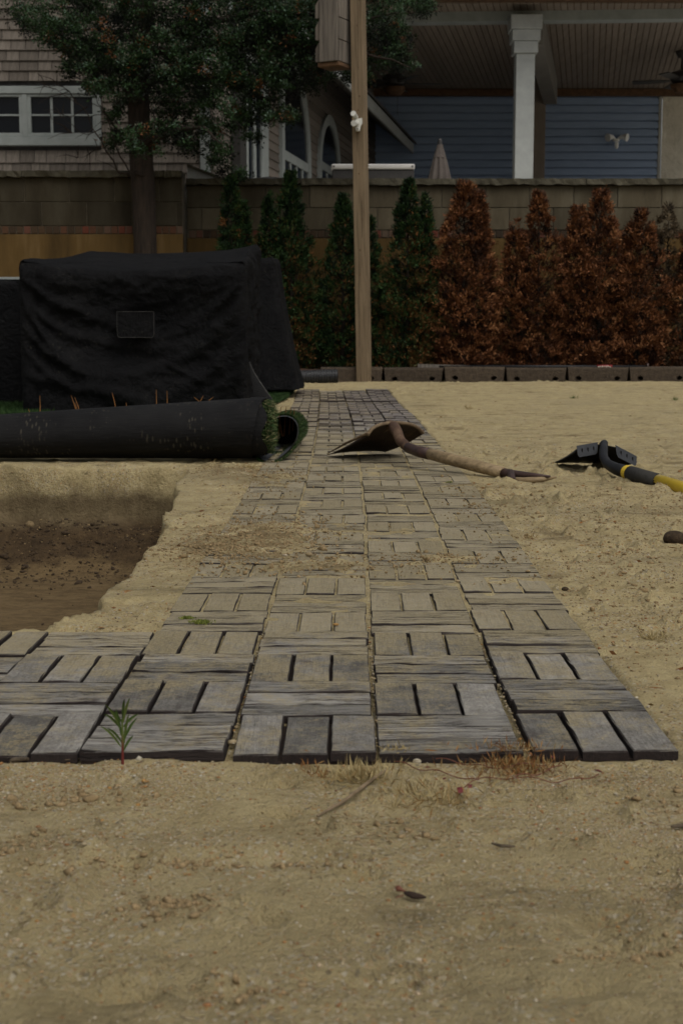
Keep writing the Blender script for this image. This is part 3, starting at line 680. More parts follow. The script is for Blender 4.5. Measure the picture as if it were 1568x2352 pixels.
# ------------------------------------------------------------------ EDGING BLOCKS
joints = [735, 880, 1018, 1160, 1301, 1443, 1586, 1728]
blk_lbl = ['edging block left of the wooden post, beside the black pipe', 'edging block just right of the wooden post', 'edging block under the pale blade of the long bar', 'edging block between the pale blade and the middle of the bar',
           'edging block under the middle of the dark bar', 'edging block under the red label of the bar', 'edging block at the right edge of the photo under the bar end']
BF = 12.02
def edging(px0, px1, label, yaw):
    x0, x1 = at(px0, 870, BF).x + .006, at(px1, 870, BF).x - .006; L_ = x1 - x0; hgt = .140; zb = .008
    bm = bmesh.new(); nseg = 24; g = .014    # front outline with narrower foot, and two D-shaped holes near the ends
    V = []; 
    # front face built as grid with holes cut away by recessed cells
    nxg, nzg = 60, 20; Vv = {}
    def inhole(u, v):
        for c in (.17, .83):
            dx = (u - c) * L_ / .024; dz = (v * hgt - .048) / .019
            if dx * dx + dz * dz < 1: return True
        return False
    mb = MB(); fr = []; 
    gridV = []; 
    for j in range(nzg + 1):
        for i in range(nxg + 1):
            u, v = i / nxg, j / nzg; ed = g * (1 - v)
            x = -L_ / 2 + ed + u * (L_ - 2 * ed); rd = .008 * (1 - min(1, min(v, 1 - v) * 8)) 
            gridV.append(Vector((x, rd + random.gauss(0, .0008), zb + v * hgt)))
    n0 = len(gridV); Fs = []; deep = {}
    for j in range(nzg):
        for i in range(nxg):
            q = [j * (nxg + 1) + i, j * (nxg + 1) + i + 1, (j + 1) * (nxg + 1) + i + 1, (j + 1) * (nxg + 1) + i]
            if inhole((i + .5) / nxg, (j + .5) / nzg):
                qq = []
                for t in q:
                    if t not in deep: deep[t] = len(gridV); gridV.append(gridV[t] + Vector((0, .09, 0)))
                    qq.append(deep[t])
                Fs.append(qq)
                for (di, dj, e) in ((0, -1, (0, 1)), (1, 0, (1, 2)), (0, 1, (2, 3)), (-1, 0, (3, 0))):
                    if not inhole((i + di + .5) / nxg, (j + dj + .5) / nzg): Fs.append([q[e[0]], q[e[1]], qq[e[1]], qq[e[0]]])
            else: Fs.append(q)
    W1 = nxg + 1; corners = [0, nxg, nzg * W1 + nxg, nzg * W1]
    bk = []
    for c in corners: bk.append(len(gridV)); gridV.append(Vector((gridV[c].x, .18, gridV[c].z)))
    top = [nzg * W1 + i for i in range(W1)]; Fs.append(top + [bk[2], bk[3]])
    Fs.append([i for i in range(W1)][::-1] + [bk[0], bk[1]])
    Fs.append([j * W1 for j in range(nzg + 1)] + [bk[3], bk[0]]); Fs.append([j * W1 + nxg for j in range(nzg + 1)][::-1] + [bk[1], bk[2]])
    Fs.append(bk)
    me = mesh('edging_block', gridV, Fs, 'block'); bm.free()
    o = link('edging_block', me, None, ((x0 + x1) / 2, BF + random.uniform(-.006, .006), random.uniform(-.006, .006)), (0, random.uniform(-.008, .008), yaw))
    tag(o, 'brown concrete ' + label, 'edging block', 'edging blocks along the planting bed')
for k in range(7): edging(joints[k], joints[k + 1], blk_lbl[k], random.uniform(-.012, .012))

# long bar with a flat blade lying on the blocks
bar = tag(empty('digging_bar', (at(1220, 833, 12.1).x, 12.1, .155)), 'long dark steel digging bar with a pale chisel blade lying on the edging blocks', 'digging bar')
zb = .152
p0, p1 = at(1008, 833, 12.1), at(1484, 836, 12.1)
MB().tube([(p0.x, 12.1, zb), (p1.x, 12.1, zb - .002)], .0135, 12).build('shaft', 'blacksteel', bar, smooth=True)
p2 = at(958, 833, 12.1)
MB().prism([(p2.x, 12.09, zb - .013), (p2.x + .002, 12.09, zb + .022), (p0.x + .25, 12.09, zb + .010), (p0.x + .25, 12.09, zb - .013)], (0, .02, 0)).build('blade', 'greyboard', bar)
pa, pb = at(1370, 835, 12.1), at(1405, 835, 12.1)
MB().tube([(pa.x, 12.1, zb), (pb.x, 12.1, zb)], .0147, 12).build('label_sleeve', 'red', bar, smooth=True)
m = MB()
for q in range(7): m.box((pa.x + .008 + q * .016, 12.0845, zb - .006 + (q % 2) * .004), (pa.x + .018 + q * .016, 12.0855, zb + .004 + (q % 3) * .002))
m.build('label_print', 'print', bar)
MB().tube([(p1.x, 12.1, zb), (p1.x + .012, 12.1, zb)], .03, 14).build('end_disc', 'darkrust', bar, smooth=False)

# corrugated pipe
pp0, pp1 = at(655, 858, 11.7), at(776, 856, 11.75); m = MB(); pts = []; rad = []
for i in range(81):
    t = i / 80; pts.append((pp0.x + (pp1.x - pp0.x) * t, 11.72, .072 + .012 * t)); rad.append(.056 + .0045 * (1 if i % 4 < 2 else -1))
m.tube(pts, rad, 20, cap=False); m.tube(pts[::-1], .047, 20, cap=False)
tag(m.build('corrugated_pipe', 'pipe'), 'short black corrugated drain pipe lying by the covered furniture', 'pipe')

# ------------------------------------------------------------------ CONIFERS
def conifer(label, px, toppy, halfw, mat, side=None, Y=12.62, seed=0, dens=1.0, group=None, brown_low=0, name='arborvitae', hw_low=None):
    global rng
    rng = np.random.default_rng(1000 + seed)
    b = at(px, 838, Y); topz = at(px, toppy, Y).z; hgt = topz - .12; Rm = halfw * Y / F
    root = tag(empty(name, (b.x, Y, .12)), label, 'conifer', group)
    leaders = [(0.0, hgt, Rm)]
    if side: leaders.append(((side[0] - px) * Y / F, at(px, side[1], Y).z - .12, Rm * side[2]))
    Ps = []; Ds = []; Ls = []; Ws = []; Tn = []
    for (ox, hh, rm) in leaders:
        n = int(2900 * dens * rm / .22 * hh / 1.4)
        t = rng.random(n) ** 1.15; a = rng.uniform(0, 2 * math.pi, n)
        prof = rm * .95 * np.minimum(1, (1 - t) * (1.55 if mat == 'green' else 1.9) + .09) ** (1.0 if mat == 'green' else .85) * (.86 + .14 * sst(0, .12, t))
        lump = .58 + .62 * vn(a * 1.6 + seed * 3, t * 8 + seed, 7) + .42 * vn(a * 3, t * 19, 8 + seed)
        r = prof * lump * (1 - .55 * rng.random(n) ** 2.2)
        nc = max(12, n // 9); own = rng.integers(0, nc, n); t = np.clip(t[own] + rng.normal(0, .014, n), 0, 1); a = a[own] + rng.normal(0, .16, n); r = r[own] * (1 + rng.normal(0, .07, n)); prof = prof[own]; lump = lump[own]; cb = rng.normal(0, .16, nc)[own]
        sx = ox * (1 - (1 - t) ** 2 * .35)
        c = np.stack([sx + r * np.cos(a), r * np.sin(a), t * hh], 1)
        out = np.stack([np.cos(a), np.sin(a), np.zeros(n)], 1)
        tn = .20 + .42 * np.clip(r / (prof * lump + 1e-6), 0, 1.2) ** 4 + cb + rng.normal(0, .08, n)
        if brown_low: 
            bl = (rng.random(n) < brown_low * (1 - t) ** 1.5 * (.4 + .9 * (np.cos(a) > 0))); tn = np.where(bl, rng.uniform(.93, 1, n), np.minimum(tn, .85))
        for q in range(6):
            d = out * rng.uniform(.15, .9, (n, 1)) + np.array([0, 0, 1]) * rng.uniform(.3, 1.0, (n, 1)) + rng.normal(0, .35, (n, 3))
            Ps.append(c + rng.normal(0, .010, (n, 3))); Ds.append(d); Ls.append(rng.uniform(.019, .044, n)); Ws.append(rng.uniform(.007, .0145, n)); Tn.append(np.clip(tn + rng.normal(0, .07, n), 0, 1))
    P_, D_, L_, W_ = np.concatenate(Ps), np.concatenate(Ds), np.concatenate(Ls), np.concatenate(Ws)
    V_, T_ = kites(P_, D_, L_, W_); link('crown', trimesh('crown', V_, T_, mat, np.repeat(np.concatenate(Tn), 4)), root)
    m = MB()
    for (ox, hh, rm) in leaders:
        m.tube([(0, 0, -.1), (ox * .3, 0, hh * .15), (ox * .8, 0, hh * .5), (ox, 0, hh * .93)], [.022, .02, .012, .003], 7)
        for q in range(46):
            t = random.uniform(.05, .85); a = random.uniform(0, 6.28); r = rm * min(1, (1 - t) * 1.8) * .8; x = ox * (1 - (1 - t) ** 2 * .35)
            m.tube([(x, 0, t * hh), (x + r * .6 * math.cos(a), r * .6 * math.sin(a), t * hh + r * .4), (x + r * math.cos(a), r * math.sin(a), t * hh + r * 1.1)], [.006, .004, .001], 4)
    m.build('trunk', 'bark', root, local=True)
gg = 'green conifers along the wall'; bb = 'dead brown conifers along the wall'
conifer('dark green conifer whose top shows above the covered furniture', 535, 405, 50, 'green', (566, 468, .6), seed=1, group=gg)
conifer('tallest green conifer, between the covered furniture and the post', 670, 398, 62, 'green', (618, 448, .65), seed=2, group=gg, brown_low=.35)
conifer('green conifer standing directly behind the wooden post', 788, 450, 62, 'green', (850, 500, .6), seed=3, group=gg, brown_low=.25)
conifer('green conifer right of the post, browning at its lower right', 935, 418, 62, 'green', (974, 448, .62), seed=4, group=gg, brown_low=.85)
conifer('leftmost and tallest of the dead brown conifers', 1062, 422, 70, 'brown', (1096, 442, .6), seed=5, group=bb, dens=1.1)
conifer('dead brown conifer with a tall narrow right-hand leader, second brown one from the left', 1232, 444, 58, 'brown', (1178, 508, .75), seed=6, group=bb, dens=.95)
conifer('dead brown conifer with two tops, above the red label of the bar', 1372, 440, 66, 'brown', (1322, 478, .9), seed=7, group=bb)
conifer('dead brown conifer just left of the bare grey one', 1462, 485, 62, 'brown', (1440, 520, .7), seed=8, group=bb)
conifer('thin greyish bare conifer with few leaves, near the right edge', 1525, 474, 40, 'deadgrey', (1500, 500, .7), seed=9, group=bb, dens=.5, Y=12.75)
conifer('conifer cut off by the right edge of the photo, green only at its top', 1592, 480, 58, 'brown', seed=10, group=bb)
rng = np.random.default_rng(77)

# ------------------------------------------------------------------ JUNIPER TREE
TY = 12.75
jun = tag(empty('juniper_tree', (at(335, 640, TY).x, TY, 0)), 'large dark blue-green juniper tree behind the covered furniture', 'tree')
def tp(px, py, Y=TY): return at(px, py, Y)
m = MB()
tr = [(338, 900, TY), (336, 700, TY), (334, 560, TY), (330, 440, TY), (322, 330, TY), (318, 240, TY), (322, 120, TY), (335, 0, TY), (345, -140, TY)]
m.tube([tp(*q) for q in tr], [r_ * TY / F for r_ in (36, 29, 26, 27, 26, 24, 22, 20, 15)], 18)
o = m.build('trunk', 'bark', jun, smooth=True)
for v in o.data.vertices: v.co += v.normal * (.012 * float(fbm(np.array([math.atan2(v.co.y, v.co.x) * 3]), np.array([v.co.z * 2]), 4, 3)[0]))
limbs = [[(318, 240), (260, 170), (150, 120), (60, 50)], [(322, 200), (420, 140), (540, 110), (660, 90)], [(330, 330), (400, 300), (470, 290), (510, 330)], [(325, 150), (500, 190), (620, 230), (690, 200)],
         [(328, 90), (600, 30), (800, 40), (960, 30)], [(320, 120), (600, 90), (830, 120), (940, 155)], [(322, 290), (270, 300), (235, 250), (210, 200)], [(330, 400), (300, 395), (262, 330), (240, 250), (228, 200)],
         [(300, 400), (270, 392), (230, 320), (190, 240), (130, 205)], [(245, 330), (215, 350), (180, 362)], [(240, 300), (200, 310), (150, 300)], [(200, 250), (165, 262), (120, 275)], [(180, 235), (140, 200), (105, 195)]]
m = MB()
for li, L_ in enumerate(limbs):
    pts = [tp(x, y, TY - .1 - .12 * (k * ((li % 3) - .6))) for k, (x, y) in enumerate(L_)]
    sm = []
    for i in range(len(pts) - 1):
        for t in (0, .33, .66): q = pts[i].lerp(pts[i + 1], t); sm.append(q + Vector((random.gauss(0, .012), 0, random.gauss(0, .012))))
    sm.append(pts[-1]); r0 = .035 if li < 6 else .011 if li < 9 else .006
    m.tube(sm, [r0 * (1 - .85 * i / (len(sm) - 1)) for i in range(len(sm))], 6)
    if li >= 6:
        for q in range(7):
            i = random.randrange(2, len(sm)); e = sm[i] + Vector((random.uniform(-.22, .02), 0, random.uniform(-.10, .12)))
            m.tube([sm[i], sm[i].lerp(e, .5) + Vector((0, 0, .02)), e], [.004, .003, .001], 4)
m.build('branches', 'bark', jun)
blobs = [(40, 28, 34, 16, 14), (85, 60, 50, 26, 40), (140, 85, 55, 32, 60), (190, 125, 50, 38, 60), (150, 30, 90, 34, 50), (250, 40, 110, 60, 150), (380, 30, 120, 70, 190), (510, 50, 110, 70, 190), (620, 40, 90, 60, 150), (690, 60, 45, 50, 60),
         (240, 175, 50, 45, 70), (215, 130, 50, 35, 45), (165, 165, 22, 22, 16), (220, 205, 28, 20, 18), (265, 155, 38, 24, 32), (262, 262, 24, 20, 14), (290, 120, 60, 50, 90), (380, 130, 90, 60, 130), (480, 140, 90, 60, 130), (590, 140, 90, 60, 130),
         (290, 210, 45, 35, 45), (360, 200, 70, 40, 70), (440, 210, 60, 40, 60), (520, 215, 70, 45, 75), (600, 205, 65, 45, 70), (665, 175, 50, 45, 50), (640, 100, 60, 60, 80), (690, 120, 35, 30, 25),
         (385, 262, 40, 20, 24), (375, 300, 60, 18, 42), (415, 328, 42, 18, 28), (280, 318, 38, 16, 24), (330, 345, 40, 14, 22), (455, 265, 30, 30, 22), (480, 300, 30, 26, 24), (500, 345, 32, 30, 26), (505, 385, 26, 18, 14), (560, 405, 22, 12, 9),
         (540, 290, 34, 30, 26), (590, 265, 40, 26, 30), (645, 268, 42, 20, 28), (575, 320, 22, 16, 9), (440, 350, 18, 12, 7), (250, 340, 14, 12, 5),
         (760, 40, 60, 60, 90), (860, 50, 70, 60, 100), (905, 90, 40, 35, 40), (940, 20, 50, 26, 36), (985, 15, 22, 12, 8), (880, 135, 55, 28, 42), (925, 155, 34, 13, 16), (800, 165, 50, 26, 30), (760, 120, 50, 60, 60), (720, 180, 40, 26, 24), (700, 210, 30, 16, 10), (830, 190, 30, 10, 9),
         (500, -60, 420, 60, 300), (250, -60, 200, 50, 120), (850, -50, 150, 50, 120)]
Pc = []; Tc = []; bc = []
for (x, y, rx, ry, n) in blobs:
    for q in range(int(n * 1.3)):
        a = random.uniform(0, 6.28); r = random.random() ** .5; dz = random.gauss(0, 1)
        Yd = TY + max(-.5, min(1.2, dz * .010 * min(rx, 70))) + .05
        hx, hy = x + rx * r * math.cos(a), y + ry * r * math.sin(a)
        p = at(hx, hy, Yd); Pc.append(p); fr = (-(hy - y) / ry) * .5 + .5
        Tc.append((Yd < TY) * .08 + .95 * float(fbm(np.array([hx / 34]), np.array([hy / 24]), 55, 3)[0]) + fr * .10 + random.gauss(0, .11)); bc.append(random.random() < .02)
Pc = np.array(Pc); Tc = np.array(Tc); nP = len(Pc)
rep = 36; c = np.repeat(Pc, rep, 0); tn = np.repeat(Tc, rep); d = rng.normal(0, 1, (nP * rep, 3)) + np.array([0, -.15, .75]); d /= np.linalg.norm(d, axis=1, keepdims=True)
rr = np.repeat(rng.uniform(.035, .085, nP), rep); rad = rr * rng.uniform(.1, 1, nP * rep)
P_ = c + d * rad[:, None] + rng.normal(0, .006, (nP * rep, 3))
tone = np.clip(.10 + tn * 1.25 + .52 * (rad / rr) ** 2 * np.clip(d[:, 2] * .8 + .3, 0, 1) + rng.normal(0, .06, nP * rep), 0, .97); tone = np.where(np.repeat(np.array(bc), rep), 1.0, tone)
V_, T_ = kites(P_, d + rng.normal(0, .4, d.shape), rng.uniform(.016, .036, len(P_)), rng.uniform(.008, .017, len(P_)))
V_ = V_ - np.array(jun.location)
link('crown', trimesh('crown', V_, T_, 'juniper', np.repeat(tone, 4)), jun)

# ------------------------------------------------------------------ POST with box and white fitting
pb_ = gp(836, 872, .02); PY = 12.0
pt = at(821, 0, PY); pbm = at(836, 872, PY); lean = (pt.x - pbm.x) / (pt.z - pbm.z)
post = tag(empty('wooden_post', (pbm.x, PY, pbm.z - .03), (0, math.atan(lean), R(-18))), 'tall square pine post leaning slightly left in front of the conifers', 'post')
m = MB().box((-.052, -.052, -.2), (.052, .052, 3.9), .003); m.build('post_timber', 'treated', post, local=True)
for q in range(9):
    m = MB(); z = [.9, 1.35, 1.72, 2.05, 2.23, 2.34, 2.9, 3.1, 1.1][q]; x = random.uniform(-.03, .03); m.lathe([(.0055, -.0006), (.0055, .0006)], (0, 0, 0), 8)
    for v in m.V[-16:]: y_ = v.y; v.y = -.0526 + v.z; v.z = y_ * 1.5 + z; v.x += x
    m.build('knot', 'darkboard', post, local=True)
for (x, z0, z1) in ((-.012, 1.9, 2.15), (-.02, .3, .85), (.01, 2.55, 3.2), (.02, 1.2, 1.5)): MB().box((x, -.0528, z0), (x + .0022, -.0522, z1)).build('drying_crack', 'tray', post, local=True)
# bird box
bp = at(757, 140, 11.9)
box = tag(empty('nest_box', (bp.x, 11.92, bp.z), (0, 0, R(-27))), 'weathered grey timber box hung on the left of the post', 'box')
MB().box((-.085, -.02, 0), (.075, .006, 1.1), .002).build('front_plank', 'greyboard', box, local=True)
MB().box((-.11, .0, -.035), (.085, .23, -.004), .003).build('bottom_board', 'darkboard', box, local=True)
for k in range(5):
    z0 = k * .172 + .004
    MB().prism([(.066, .008, z0), (.066, .215, z0), (.066, .215, z0 + .164), (.066, .008, z0 + .164)], (.018, 0, 0)).build('side_board', 'greyboard', box, local=True)
    MB().prism([(-.135, .008, z0 + .004), (-.090, .008, z0 + .004), (-.090, .008, z0 + .150), (-.108, .008, z0 + .150), (-.135, .008, z0 + .105)], (0, .14, 0)).build('side_batten', 'greyboard', box, local=True)
    MB().lathe([(.005, 0), (.005, .002)], (-.114, 0, z0), 8)
MB().box((-.088, .010, .002), (.063, .20, 1.08)).build('inner_box', 'darkboard', box, local=True)
# white plastic fitting
f0 = at(818, 275, 11.85); fit = tag(empty('pipe_fitting', (f0.x, f0.y, f0.z)), 'white plastic twin-socket pipe fitting screwed to the wooden post', 'pipe fitting')
def px3(dx, dy, y=0): k = 11.85 / F; return Vector((f0.x + dx * k, 11.85 + y, f0.z - dy * k))
def socket(c, d, r, L_):
    d = Vector(d).normalized(); m = MB(); a, b = Vector(c), Vector(c) + d * L_
    m.tube([a, b], [r * .9, r], 18, cap=False); m.tube([b, b + d * .0005], [r, r * .72], 18, cap=False); m.tube([b, a + d * L_ * .2], [r * .72, r * .7], 18, cap=True); return m
socket(px3(-1, -8, .06), (-.35, -1, .35), .022, .07).build('socket', 'plastic', fit, smooth=False)
socket(px3(1, 6, .06), (-.35, -1, -.1), .024, .075).build('socket', 'plastic', fit, smooth=False)
MB().prism([px3(-2, -4, .05), px3(13, -6, .05), px3(14, 4, .05), px3(10, 12, .05), px3(8, 22, .05), px3(0, 22, .05), px3(-3, 10, .05)], (0, .05, 0)).build('mount', 'plastic', fit)
MB().tube([px3(3, 18, .035), px3(3, 18, .055)], .006, 8).build('screw', 'darkmetal', fit)

# ------------------------------------------------------------------ SHINGLED HOUSE (left)
HY = 14.5
def hz(py, Y=HY): return at(400, py, Y).z
cx = at(478, 300, HY).x
sh = tag(empty('shingle_house', (cx, HY, PZ)), 'pinkish cedar-shingled house with white trim behind the juniper', 'house')
MB().box((-5.5, HY + .03, PZ - .02), (cx - .01, HY + .2, 5.2)).build('wall', 'roof', sh)
z = hz(397) - .1; row = 0; r_ = random.Random(5); EXP = 22.4 * HY / F * .995
wx0, wx1 = at(-150, 300, HY).x, at(231, 300, HY).x; wz0, wz1 = hz(335), hz(199)
nsh = 0
while z < hz(-30):
    x = at(-14, 300, HY).x + r_.uniform(-.1, 0)
    while x < cx - .09:
        wd = r_.choice([.085, .11, .13, .15, .18, .20]) * r_.uniform(.9, 1.1); x1 = min(x + wd, cx - .082)
        a, b = x, x1
        if z + EXP > wz0 + .01 and z < wz1 - .01 and a < wx1:
            a = max(a, wx1 + .002) if b > wx1 + .03 else None
        if a is not None and b - a > .02:
            c_ = Vector(((a + b) / 2, HY, z)); m = MB()
            m.prism([(a + .003, HY + .004, z + r_.uniform(0, .004)), (a + .003, HY - .009, z + r_.uniform(0, .003)), (a + .003, HY + .012, z + EXP * 1.25), (a + .002, HY + .024, z + EXP * 1.25)], (b - a - .006, 0, 0))
            m.V = [v - c_ for v in m.V]; o = m.build('shingle', 'shingle', sh, local=True); o.location = c_ - Vector(sh.location); nsh += 1
        x = x1 if x1 > x + .01 else x + .2
    z += EXP; row += 1
MB().box((cx - .08, HY - .025, PZ), (cx + .02, HY + .12, 5.2), .004).build('corner_board', 'housetrim', sh)
# white window: outer casing, three sashes
def rect(px0, py0, px1, py1, Y): a, b = at(px0, py1, Y), at(px1, py0, Y); return a.x, b.x, a.z, b.z
win = empty('window', (at(60, 265, HY).x - cx, -.03, 0), (0, 0, 0), sh); win.location.z = hz(265) - PZ
def wbox(px0, py0, px1, py1, y0, y1, nm, mat, bev=.003):
    a, b, c_, d_ = rect(px0, py0, px1, py1, HY); return MB().box((a, y0, c_), (b, y1, d_), bev).build(nm, mat, win)
y_a = HY - .045
wbox(-150, 199, 232, 216, y_a, HY + .05, 'casing', 'housetrim'); wbox(-150, 316, 232, 335, y_a, HY + .05, 'sill', 'housetrim'); wbox(222, 216.3, 232, 315.7, y_a, HY + .05, 'casing', 'housetrim')
for (a, b) in ((-148, 54), (64, 222)):
    wbox(a, 216.3, b, 223, HY - .03, HY + .04, 'sash', 'housetrim'); wbox(a, 306, b, 315.7, HY - .03, HY + .04, 'sash', 'housetrim')
    wbox(a, 223.2, a + 8, 305.8, HY - .03, HY + .04, 'sash', 'housetrim'); wbox(b - 7, 223.2, b, 305.8, HY - .03, HY + .04, 'sash', 'housetrim')
    n = 3
    for k in range(1, n): xk = a + 8 + (b - a - 15) * k / n; wbox(xk - 1.8, 223.5, xk + 1.8, 305.5, HY - .012, HY + .012, 'muntin', 'housetrim', 0)
    wbox(a + 9, 262.5, b - 8, 266.5, HY - .014, HY + .014, 'muntin', 'housetrim', 0)
    wbox(a + 8, 223.2, b - 7, 305.8, HY + .016, HY + .02, 'pane', 'glass', 0)
wbox(54.3, 216.3, 63.7, 315.7, HY - .038, HY + .045, 'mullion', 'housetrim')
# side wall running away to the right
DV = Vector((.1717, 1, 0)).normalized(); NV = Vector((DV.y, -DV.x, 0))      # along the wall, and out of it (towards +X)
S0 = Vector((cx + .02, HY, 0)); 
def sp(s, z, o=0): v = S0 + DV * s + NV * o; return Vector((v.x, v.y, z))
def s_of(px):     # distance along the wall of a pixel column, measured near eye level of the windows
    a = (px - 784) / F; best = 0
    # x/y = a*(depth/Y), depth ~ Y*cos - (z-H)*sin
    lo, hi = 0, 14
    for _ in range(40):
        mid = (lo + hi) / 2; v = sp(mid, 3); dep = v.y * math.cos(TH) - (v.z - H) * math.sin(TH)
        if v.x / dep < a: lo = mid
        else: hi = mid
    return (lo + hi) / 2
def z_of(s, py): return at(700, py, sp(s, 0).y).z
SL = s_of(852)
EZ = 3.62
z = PZ; k = 0
MB().prism([sp(0, PZ - .01, -.05), sp(SL + .5, PZ - .01, -.05), sp(SL + .5, 5.2, -.05), sp(0, 5.2, -.05)], NV * .03).build('wall', 'roof', sh)
while z < 4.9:
    ex = .105; top = z + ex * 1.2
    MB().prism([sp(.02, z, -.01), sp(.02, z, .022), sp(.02, top, .002), sp(.02, top, -.01)], DV * (SL + .4)).build('shingle_course', 'shingle', sh); z += ex; k += 1
def sidebox(s0, s1, z0, z1, o0, o1, nm, mat, par=sh): return MB().prism([sp(s0, z0, o0), sp(s1, z0, o0), sp(s1, z1, o0), sp(s0, z1, o0)], NV * (o1 - o0)).build(nm, mat, par)
def arch(sa, sb, z0, zs, quarter, nm='arched_window'):
    w = empty(nm, tuple(sp((sa + sb) / 2, z0) - Vector(sh.location)), (0, 0, 0), sh); n = 14
    def outline(s0, s1, zb_, zs_, q):
        rh = (s1 - s0) if q else (s1 - s0) / 2; kz = .85 if q else .9 
        if q: arc = [(s0 + rh * math.sin(t * math.pi / 2 / n), zs_ + rh * kz * math.cos(t * math.pi / 2 / n)) for t in range(n + 1)]
        else: arc = [((s0 + s1) / 2 - rh * math.cos(t * math.pi / n), zs_ + rh * kz * math.sin(t * math.pi / n)) for t in range(n + 1)]
        return [(s0, zb_)] + arc + [(s1, zb_)]
    fw = .16
    A, B = outline(sa, sb, z0, zs, quarter), outline(sa + fw, sb - fw, z0 + .1, zs, quarter); m = MB()
    for i in range(len(A) - 1):
        q = [sp(*A[i], .0), sp(*A[i + 1], .0), sp(*B[i + 1], .0), sp(*B[i], .0)]; m.prism(q, NV * .055)
    m.build('frame', 'housetrim', w)
    m = MB(); m.prism([sp(s, z_, .024) for s, z_ in B], NV * .006); m.build('pane', 'glass', w)
    m = MB(); m.prism([sp(sa + fw, zs - .06, .031), sp(sb - fw, zs - .06, .031), sp(sb - fw, zs + .05, .031), sp(sa + fw, zs + .05, .031)], NV * .02); m.build('transom', 'housetrim', w)
    nn = 4 if quarter else 3
    for q in range(1, nn):
        s = sa + fw + (sb - sa - 2 * fw) * q / nn; m = MB(); m.prism([sp(s - .03, z0 + .1, .032), sp(s + .03, z0 + .1, .032), sp(s + .03, zs - .065, .032), sp(s - .03, zs - .065, .032)], NV * .014); m.build('muntin', 'housetrim', w)
sa, sb = s_of(638), s_of(706); arch(sa, sb, PZ + .02, z_of(sa, 350), True)
sa2, sb2 = s_of(726), s_of(775); arch(sa2, sb2, PZ + .02, z_of(sa2, 375), False)
# door group and downpipe between the corner and the arched windows
s1, s2 = s_of(540), s_of(606)
dg = empty('patio_door', tuple(sp((s1 + s2) / 2, PZ) - Vector(sh.location)), (0, 0, 0), sh)
for (a, b, mt, o) in ((s_of(545), s_of(560), 'housetrim', .05), (s_of(592), s_of(607), 'housetrim', .05)): sidebox(a, b, PZ, 3.35, .0, o, 'frame', mt, dg)
sidebox(s_of(560) + .003, s_of(592) - .003, PZ, 3.35, .022, .03, 'pane', 'glass', dg); sidebox(s_of(545), s_of(607), 3.352, 3.47, 0, .055, 'head', 'housetrim', dg)
sidebox(s_of(574), s_of(578), PZ, 3.35, .031, .05, 'muntin', 'housetrim', dg)
sidebox(s_of(525), s_of(540), PZ, 4.7, .03, .12, 'downpipe', 'darkmetal'); 
uw = empty('window', tuple(sp(s_of(545), 3.8) - Vector(sh.location)), (0, 0, 0), sh)
sidebox(s_of(521), s_of(560), 3.72, 4.35, .0, .05, 'frame', 'housetrim', uw); sidebox(s_of(525), s_of(557), 3.8, 4.28, .051, .056, 'pane', 'glass', uw)
# eave: soffit, fascia and roof edge
OV = .66
E0, E1 = 1.2, SL + .35
zE = at(840, 262, sp(s_of(700), 0).y + .3).z
zE = 3.55
MB().prism([sp(E0, zE + .52, .02), sp(E0, zE + .0, OV), sp(E0, zE + .03, OV), sp(E0, zE + .55, .02)], DV * (E1 - E0)).build('soffit', 'soffit', sh)
MB().prism([sp(E0, zE - .02, OV), sp(E0, zE - .02, OV + .03), sp(E0, zE + .14, OV + .03), sp(E0, zE + .14, OV)], DV * (E1 - E0)).build('fascia', 'trim', sh)
MB().prism([sp(E0, zE + .142, OV + .06), sp(E0, zE + .17, OV + .07), sp(E0, zE + 1.0, -.3), sp(E0, zE + .97, -.3)], DV * (E1 - E0 + .15)).build('roof', 'roof', sh)

# ------------------------------------------------------------------ BLUE HOUSE with covered porch (right)
BY_ = 25.5
def bx_(px, py=300, Y=BY_): return at(px, py, Y).x
bh = tag(empty('blue_house', (bx_(1200), BY_, PZ)), 'blue clapboard house with a deep covered porch and white column', 'house')
xL, xR, xS = bx_(780), bx_(1509), bx_(1640); CZ = at(1200, 212, BY_).z; zt = CZ
MB().box((xL, BY_ + .05, PZ), (xR, BY_ + .2, zt)).build('wall', 'roof', bh)
expo = 17.15 * BY_ / F; z = at(1200, 405, BY_).z - .25
while z < zt:
    MB().prism([(xL, BY_ + .03, z + .001), (xL, BY_ - .05, z), (xL, BY_ - .052, z + expo * .03), (xL, BY_ - .030, z + expo * .80), (xL, BY_ + .02, z + expo * .84), (xL, BY_ + .02, z + expo), (xL, BY_ + .03, z + expo)], (xR - xL, 0, 0)).build('siding_board', 'siding', bh); z += expo
MB().box((xR + .002, BY_ - .05, PZ), (xR + .055, BY_ + .1, zt), .003).build('corner_trim', 'dimtrim', bh)
bm = bmesh.new(); bmesh.ops.create_grid(bm, x_segments=50, y_segments=60, size=.5)
st = MB(); st.add([(xR + .06 + (v.co.x + .5) * (xS + 1.5 - xR), BY_ - .06 - .022 * max(0, float(fbm(np.array([v.co.x * 16]), np.array([v.co.y * 22 + v.co.x * 8]), 5, 3)[0]) * 2), PZ + (v.co.y + .5) * (zt + .1 - PZ)) for v in bm.verts], [[v.index for v in f.verts] for f in bm.faces]); bm.free()
st.build('stucco_wall', 'stucco', bh, smooth=True)
MB().box((xL - 3, BY_ - .25, CZ - .09), (xS + 2, BY_ - .10, CZ + .02), .004).build('back_beam', 'darkboard', bh)
